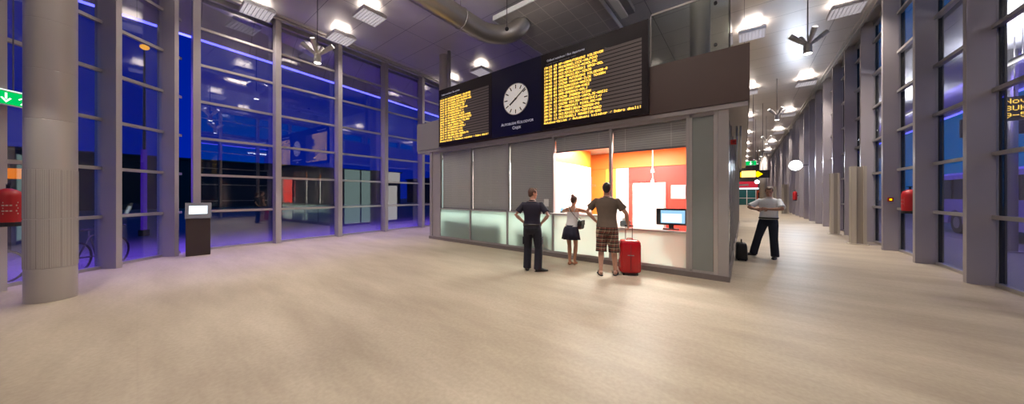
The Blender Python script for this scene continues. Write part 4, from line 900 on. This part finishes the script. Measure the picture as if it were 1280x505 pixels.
    def hand(s, w, D, Nn, ts, curl, f):
        b = s.b; D = V(D).normalized(); Nn = V(Nn); Nn = (Nn - D*Nn.dot(D)).normalized(); side = D.cross(Nn).normalized()
        b.loft([w-D*.01, w+D*.02, w+D*.05, w+D*.085, w+D*.098], [(.022*f, .020*f), (.030*f, .018*f), (.040*f, .016*f), (.041*f, .014*f), (.034*f, .010*f)], hint=Nn, n=14)
        for k, l in enumerate((.066, .076, .071, .055)):
            p = w + D*.088 + side*((.031-.0207*k)*f*(1 if True else 1)); d = D.copy(); pts = [p-D*.012]; c = R(curl)
            for j, q in enumerate((.45, .32, .23)):
                ax = D.cross(Nn); d = (Matrix.Rotation(c*(1 if j == 0 else 1.15), 3, ax) @ d).normalized(); pts.append(pts[-1] + d*(l*f*q + (.012 if j == 0 else 0)))
            b.loft(pts, [.0098*f, .0092*f, .0084*f, .0068*f], n=8)
        tb = w + D*.028 + side*(.030*f*ts); d1 = (D*.62 + side*ts*.62 + Nn*.35).normalized(); d2 = (D*.85 + side*ts*.2 + Nn*.4).normalized()
        b.loft([tb-d1*.012, tb+d1*.032*f, tb+d1*.032*f+d2*.030*f, tb+d1*.032*f+d2*.048*f], [.0135*f, .0115*f, .0098*f, .007*f], n=8)
    def foot(s, b, an, fd, infl, toe=.0):
        P_ = [(-.060, .045, .026, .034), (-.030, .048, .034, .046), (.030, .048, .036, .046), (.085, .036, .042, .034), (.140, .024, .046, .023), (.185, .018, .040, .017), (.208+toe, .015, .018, .011)]
        base = V((an.x, an.y, an.z-.085))
        b.loft([base + fd*x + V((0, 0, max(z, hh)+0.001)) for x, z, w, hh in P_], [(w+infl, hh+infl*.7) for x, z, w, hh in P_], n=14)
    def put(s, mb, name, mat, vox=None, it=4, smooth=True):
        o = mb.build(name, mat, s.o, smooth=smooth)
        if vox: remesh(o, vox, it)
        return o
    def bits(s):
        for sx in (-1, 1): s.put(MB().ell(s.HT((sx*.031, .0845, .118)), (.012, .006, .006), rot=s.hr), 'eye', M['eye'])
        s.put(MB().ell(s.HT((0, .0885, .050)), (.024, .006, .007), rot=s.hr), 'mouth', M['lip'])
    def top(s, mat, hem=.92, infl=.016, sleeve=.62, name='shirt', neck=1.515, cuff=.020, straps=False):
        b = MB(); rs = [r for r in s.rings if hem < r[0] <= neck]
        lo = max([r for r in s.rings if r[0] <= hem], key=lambda r: r[0]); hi = rs[0]; t = (hem-lo[0])/(hi[0]-lo[0]); first = tuple([hem] + [lo[i]*(1-t)+hi[i]*t for i in (1, 2, 3)])
        rs = [first] + rs
        b.ring_loft([s.tring(r, (infl + (.006 if r[0] < 1.15 else 0)) if r[0] < 1.45 else infl*.7+.004) for r in rs])
        if sleeve:
            for sd, sx in (('L', -1), ('R', 1)):
                sh, e, w = s.arm[sd]; ep = sh.lerp(e, sleeve)
                b.loft([sh+V((-sx*.06, 0, -.015)), sh, sh.lerp(ep, .5), ep], [.066, .068, .062+cuff*.3, .054+cuff], n=18)
        return s.put(b, name, mat, .0085)
    def pants(s, mat, frac=1.0, infl=.014, flare=.012, name='trousers', top=1.03):
        b = MB(); rs = [r for r in s.rings if r[0] <= top]; b.ring_loft([s.tring(r, infl) for r in rs])
        for sd in 'LR':
            hp, kn, an, fd = s.leg[sd]; path = [hp+V((0, 0, .03)), hp.lerp(kn, .2), hp.lerp(kn, .6)]; rad = [.088, .088, .074]
            if frac >= 1: path += [kn, kn.lerp(an, .35), kn.lerp(an, .8), an-V((0, 0, .035))]; rad += [.064, .062, .060, .058]
            else: path += [kn, kn.lerp(an, frac)]; rad += [.070, .070]
            b.loft(path, [r+infl+flare*(i/len(path)) for i, r in enumerate(rad)], n=18)
        return s.put(b, name, mat, .0085)
    def shoes(s, mat=None, sole=True):
        for sd in 'LR':
            hp, kn, an, fd = s.leg[sd]; b = MB(); s.foot(b, an, fd, .009, .02); o = s.put(b, 'shoe', mat or M['shoe'], .007)
            if sole:
                base = V((an.x, an.y, an.z-.085)); b = MB(); pr = [(-.068, .03), (-.02, .043), (.06, .047), (.14, .055), (.20, .043), (.232, .018)]
                b.loft([base+fd*x+V((0, 0, .0075)) for x, w in pr], [(w, .0075) for x, w in pr], n=12); so = b.build('sole', M['blackmatte'], s.o, smooth=True); so.parent = o
    def flipflops(s):
        for sd in 'LR':
            hp, kn, an, fd = s.leg[sd]; base = V((an.x, an.y, an.z-.085)); pr = [(-.075, .03), (-.03, .044), (.05, .047), (.13, .055), (.19, .046), (.225, .02)]
            b = MB(); b.loft([base+fd*x+V((0, 0, .010)) for x, w in pr], [(w, .010) for x, w in pr], n=12); o = s.put(b, 'flip_flop', M['blackmatte'])
            sdv = V((fd.y, -fd.x, 0)); st = MB(); st.loft([base+fd*.05+sdv*.052+V((0, 0, .02)), base+fd*.09+sdv*.03+V((0, 0, .072)), base+fd*.15+V((0, 0, .045)), base+fd*.09-sdv*.03+V((0, 0, .072)), base+fd*.05-sdv*.052+V((0, 0, .02))], [.009]*5, n=8)
            q = st.build('strap', M['black'], s.o, smooth=True); q.parent = o
    def hair(s, mat, long_=0.0, bun=False):
        b = MB(); b.ell(s.HT((0, -.022, .142)), (.079, .088, .099), rot=s.hr, nu=24, nv=16); b.ell(s.HT((0, -.055, .092)), (.062, .046, .062+long_), rot=s.hr)
        for sx in (-1, 1): b.ell(s.HT((sx*.068, .018, .150)), (.013, .032, .036), rot=s.hr)
        b.ell(s.HT((0, .045, .205)), (.055, .045, .028), rot=s.hr)
        o = s.put(b, 'hair', mat, .006, 2)
        if bun:
            q = s.put(MB().ell(s.HT((0, -.080, .228)), (.042, .040, .038), rot=s.hr), 'hair_bun', mat); q.parent = o
    def belt(s, z, infl, mat=None):
        r = [min(s.rings, key=lambda r: abs(r[0]-z))][0]
        return s.put(MB().ring_loft([s.tring((z+dz, r[1], r[2], r[3]), infl) for dz in (-.02, .02)]), 'belt', mat or M['shoe'])

p1 = Person('man in navy uniform standing with hands on hips before the closed blinds', (-3.52, 5.17, 0), R(20), 1.75, MALE, M['skin'],
    dict(yaw=-48, pitch=-4, lean=(0, .02), wristL=(-.195, .05, 1.03), wristR=(.195, .05, 1.03), poleL=(-1, -.45, .05), poleR=(1, -.45, .05),
         hdirL=(.25, .75, -.55), hdirR=(-.25, .75, -.55), palmL=(1, 0, .2), palmR=(-1, 0, .2), thumbL=1, thumbR=-1, curlL=14, curlR=14,
         footL=(-.12, .03, (-.25, 1)), footR=(.13, -.02, (.85, .55)), kneeR=(.4, 1, 0)))
p1.top(M['navy'], hem=.95, sleeve=.72, infl=.020, name='polo_shirt', cuff=.018); p1.pants(M['navytrouser'], infl=.016, flare=.016); p1.shoes(); p1.hair(M['hairbrown'])
p1.put(MB().torus(p1.nb+V((0, 0, .012)), (0, 0.1, 1), .062, .014, n=24), 'collar', M['navy'])
for sx in (-1, 1):
    hp, kn, an, fd = p1.leg['L' if sx < 0 else 'R']; c = hp.lerp(kn, .62) + V((sx*.088, 0, 0)); p1.put(MB().box(c.x-.014, c.y-.06, c.z-.08, c.x+.014, c.y+.06, c.z+.08), 'cargo_pocket', M['navytrouser'], smooth=False)
p1.belt(1.0, .034)

wm = Person('woman in white tank top and navy skirt leaning on the ticket counter', (-3.14, 6.19, 0), R(4), 1.60, FEMALE, M['skintan'],
    dict(yaw=-6, pitch=-6, lean=(0, .34), hip=(.02, -.02, 0), wristL=(-.14, .45, 1.335), wristR=(.12, .45, 1.335), poleL=(-1, -.25, .0), poleR=(1, -.25, .0),
         hdirL=(.85, .5, 0), hdirR=(-.85, .5, 0), palmL=(0, 0, -1), palmR=(0, 0, -1), thumbL=1, thumbR=-1, curlL=10, curlR=10,
         footL=(-.02, -.02, (.1, 1)), footR=(.085, .04, (-.1, 1)), kneeL=(-.1, 1, 0), kneeR=(.3, 1, 0)))
wm.top(M['tank'], hem=.98, sleeve=0, infl=.010, name='tank_top', neck=1.40)
st = MB()
for sx in (-1, 1): st.loft([wm.sp(1.39)+V((sx*.085, .105, 0)), wm.sp(1.46)+V((sx*.088, .05, .012)), wm.sp(1.475)+V((sx*.085, -.01, .012)), wm.sp(1.44)+V((sx*.078, -.075, .005)), wm.sp(1.37)+V((sx*.06, -.10, 0))], [(.02, .008)]*5, hint=(1, 0, 0), n=8)
wm.put(st, 'shoulder_straps', M['tank'])
sk = MB(); sk.ring_loft([[wm.sp(1.0 if z > .95 else .95) + V((0, 0, z-(1.0 if z > .95 else .95))) + V(((rx + .012*math.cos(9*2*PI*k/72)*fl)*math.cos(2*PI*k/72), -.01+(ry+.012*math.cos(9*2*PI*k/72)*fl)*math.sin(2*PI*k/72), 0)) for k in range(72)] for z, rx, ry, fl in ((1.02, .150, .110, 0), (.93, .192, .140, .2), (.82, .212, .160, .7), (.66, .238, .185, 1.2))]); wm.put(sk, 'skirt', M['skirt'])
wm.hair(M['hairbrown'], bun=True); 
p3 = Person('man in brown T-shirt and plaid shorts leaning towards the counter by the suitcase', (-2.15, 5.80, 0), R(12), 1.85, MALE, M['skin'],
    dict(yaw=8, pitch=-4, lean=(-.02, .06), wristL=(-.23, .10, 1.03), wristR=(.36, .20, .98), poleL=(-1, -.1, .15), poleR=(.8, -.6, 0),
         hdirL=(.45, .7, -.45), hdirR=(.12, .25, -1), palmL=(1, 0, .2), palmR=(-1, 0, -.1), thumbL=1, thumbR=-1, curlL=16, curlR=52,
         footL=(-.11, -.03, (-.35, 1)), footR=(.14, .10, (-.05, 1)), kneeL=(-.2, 1, 0)))
p3.top(M['brownshirt'], hem=.93, sleeve=.68, infl=.022, name='t_shirt', cuff=.026); p3.pants(M['plaid'], frac=.12, infl=.020, flare=.022, name='plaid_shorts'); p3.flipflops(); p3.hair(M['hairdark'])
p3.put(MB().torus(p3.nb+V((0, 0, .005)), (0, 0.1, 1), .066, .010, n=24), 'neckband', M['brownshirt'])

p4 = Person('man in white short-sleeved shirt standing in the corridor with joined hands', (0.47, 10.0, 0), R(163), 1.81, MALE, M['skin'],
    dict(yaw=14, pitch=-14, lean=(-.05, .0), hip=(-.02, 0, 0), wristL=(-.10, .30, 1.235), wristR=(.14, .30, 1.225), poleL=(-1, -.15, -.25), poleR=(1, -.15, -.25),
         hdirL=(.95, .25, .02), hdirR=(-.95, .25, .02), palmL=(0, -1, 0), palmR=(0, -1, 0), thumbL=1, thumbR=-1, curlL=24, curlR=24,
         footL=(-.15, .0, (-.1, 1)), footR=(.27, .06, (.85, .5)), kneeR=(.3, 1, 0)))
p4.top(M['shirtwhite'], hem=.97, sleeve=.85, infl=.022, name='shirt', cuff=.028); p4.pants(M['jeans'], infl=.014, flare=.014); p4.shoes(sole=True); p4.hair(M['hairgrey']); p4.belt(1.0, .030)
p4.put(MB().torus(p4.nb+V((0, 0, .012)), (0, -0.15, 1), .064, .013, n=24), 'collar', M['shirtwhite'])
bt = MB()
for z in (1.08, 1.17, 1.26, 1.35): c = p4.sp(z); bt.ell(c+V((0, .140 if z > 1.15 else .134, 0)), (.006, .003, .006))
p4.put(bt, 'shirt_buttons', M['postdark'])

# shoulder bag hanging at the woman's right hip
sb = empty('shoulder_bag', (-3.14, 6.19, 0), R(4)); sb.scale = (wm.k,)*3; tag(sb, "black shoulder bag hanging at the leaning woman's right side", 'bag')
c = wm.sp(1.10) + V((.24, -.01, 0))
def rr(cx, cy, cz, a, b, h0, h1, n=24, e=.5):
    return [V((cx + a*math.copysign(abs(math.cos(2*PI*k/n))**e, math.cos(2*PI*k/n)), cy + b*math.copysign(abs(math.sin(2*PI*k/n))**e, math.sin(2*PI*k/n)), cz)) for k in range(n)]
bb = MB(); bb.ring_loft([rr(c.x, c.y, z, a, b_, 0, 0) for z, a, b_ in ((.93, .040, .11), (.95, .050, .135), (1.05, .055, .145), (1.13, .045, .135), (1.16, .025, .12))]); bb.build('pouch', M['bagblack'], sb, smooth=True)
MB().box(c.x+.052, c.y-.11, 1.03, c.x+.066, c.y+.11, 1.15).build('flap', M['bagblack'], sb, bevel=.004)
t0 = wm.sp(1.46)
MB().loft([V((c.x-.01, c.y-.10, 1.15)), wm.sp(1.26)+V((.11, -.125, 0)), wm.sp(1.36)+V((.01, -.125, 0)), t0+V((-.085, -.085, .02)), t0+V((-.11, -.01, .045)), t0+V((-.10, .06, .02)), wm.sp(1.32)+V((0, .145, 0)), V((c.x-.02, c.y+.11, 1.15))], [(.013, .004)]*8, hint=(0, 0, 1), n=8).build('strap', M['bagblack'], sb, smooth=True)

# red suitcase
su = empty('suitcase', (-1.82, 6.16, 0), R(28)); tag(su, 'glossy red hard-shell suitcase standing beside the man in plaid shorts', 'suitcase')
n = 72
def shell(z, a, b, rib): 
    out = []
    for k in range(n):
        t = 2*PI*k/n; e = .32; x = a*math.copysign(abs(math.cos(t))**e, math.cos(t)); y = b*math.copysign(abs(math.sin(t))**e, math.sin(t))
        q = 1 + rib*(.012 if k % 6 < 3 else -.012); out.append(V((x*q, y*q, z)))
    return out
sm = MB(); sm.ring_loft([shell(z, a, b, r_) for z, a, b, r_ in ((.055, .165, .10, 0), (.075, .190, .122, .4), (.10, .198, .130, 1), (.60, .198, .130, 1), (.655, .192, .124, .6), (.69, .172, .104, .2), (.70, .14, .08, 0))])
sh_ = sm.build('shell', M['suitcase'], su, smooth=True); smooth_by_angle(sh_, 40)
MB().ring_loft([shell(z, .150, .088, 0) for z in (.03, .054)]).build('base', M['suitdark'], su)
zz = MB().ring_loft([[V((x, y, z)) for x, y in ((-.004, -.139), (.004, -.139), (.004, -.133), (-.004, -.133))] for z in (.10, .62)]); zz.build('zip_line', M['suitdark'], su)
for x in (-.13, .13):
    for y in (-.075, .075): MB().cyl((x-.012, y, .0275), (x+.012, y, .0275), .027, n=14).build('wheel', M['blackmatte'], su)
for x in (-.065, .065): MB().cyl((x, .06, .70), (x, .06, .965), .008, n=10).build('handle_tube', M['rod'], su)
MB().loft([(-.085, .06, .975), (.085, .06, .975)], [.014, .014], n=10).build('handle_grip', M['blackmatte'], su, smooth=True)
MB().loft([(-.06, -.02, .70), (-.05, -.02, .73), (.05, -.02, .73), (.06, -.02, .70)], [.011]*4, n=8).build('carry_handle', M['suitcase'], su, smooth=True)
MB().box(-.06, -.137, .40, .06, -.134, .415).build('badge', M['alu'], su)

# black pilot case at the corridor corner
bc = empty('pilot_case', (-0.05, 9.3, 0), R(6)); tag(bc, 'black upright case standing alone by the corridor corner of the ticket office', 'case')
MB().ring_loft([rr(0, 0, z, a, b_, 0, 0, 32, .3) for z, a, b_ in ((.02, .105, .16), (.04, .115, .175), (.34, .105, .165), (.41, .09, .15), (.42, .08, .14))]).build('body', M['bagblack'], bc, smooth=True)
MB().box(-.115, -.14, .20, .115, -.12, .205).build('seam', M['blackmatte'], bc)
MB().loft([(0, -.07, .42), (0, -.06, .50), (0, .06, .50), (0, .07, .42)], [.010]*4, n=8).build('handle', M['blackmatte'], bc, smooth=True)
for x in (-.07, .07): MB().cyl((x-.01, .12, .02), (x+.01, .12, .02), .02, n=12).build('wheel', M['blackmatte'], bc); MB().box(x-.015, -.13, 0, x+.015, -.10, .022).build('foot', M['blackmatte'], bc)

# ------------------------------------------------------------------ sky
w = bpy.data.worlds.new('night_sky'); bpy.context.scene.world = w; w.use_nodes = True; N = w.node_tree.nodes; L = w.node_tree.links
tc = N.new('ShaderNodeTexCoord'); sp = N.new('ShaderNodeSeparateXYZ'); L.new(tc.outputs['Generated'], sp.inputs[0])
mr = N.new('ShaderNodeMapRange'); mr.inputs[1].default_value = -0.35; mr.inputs[2].default_value = 0.25; L.new(sp.outputs[0], mr.inputs[0])
cr = N.new('ShaderNodeMix'); cr.data_type = 'RGBA'; cr.inputs[6].default_value = (0.0, 0.012, 0.28, 1); cr.inputs[7].default_value = (0.0, 0.13, 0.46, 1); L.new(mr.outputs[0], cr.inputs[0])
el = N.new('ShaderNodeMapRange'); el.inputs[1].default_value = 0.0; el.inputs[2].default_value = 0.8; el.inputs[3].default_value = 1.25; el.inputs[4].default_value = 0.45; L.new(sp.outputs[2], el.inputs[0])
bg = N['Background']; L.new(cr.outputs[2], bg.inputs[0]); L.new(el.outputs[0], bg.inputs[1])

# ------------------------------------------------------------------ camera
cd = bpy.data.cameras.new('camera'); cd.sensor_fit = 'HORIZONTAL'; cd.sensor_width = 36; cd.lens = 369/1280*36; cd.shift_y = -8.5/1280; cd.clip_start = 0.05; cd.clip_end = 400
co = bpy.data.objects.new('camera', cd); C.objects.link(co); co.location = (0, 0, 1.6); co.rotation_euler = (PI/2, 0, math.atan(290/369)); bpy.context.scene.camera = co
sc = bpy.context.scene
sc.view_settings.view_transform = 'Standard'; sc.view_settings.look = 'None'; sc.view_settings.gamma = 1; sc.view_settings.exposure = 0.0; sc.view_settings.use_curve_mapping = False
sc.cycles.max_bounces = 8; sc.cycles.transparent_max_bounces = 24; sc.cycles.glossy_bounces = 4; sc.cycles.diffuse_bounces = 4
sc.cycles.use_denoising = True; sc.cycles.sample_clamp_indirect = 6.0; sc.cycles.caustics_reflective = False; sc.cycles.caustics_refractive = False
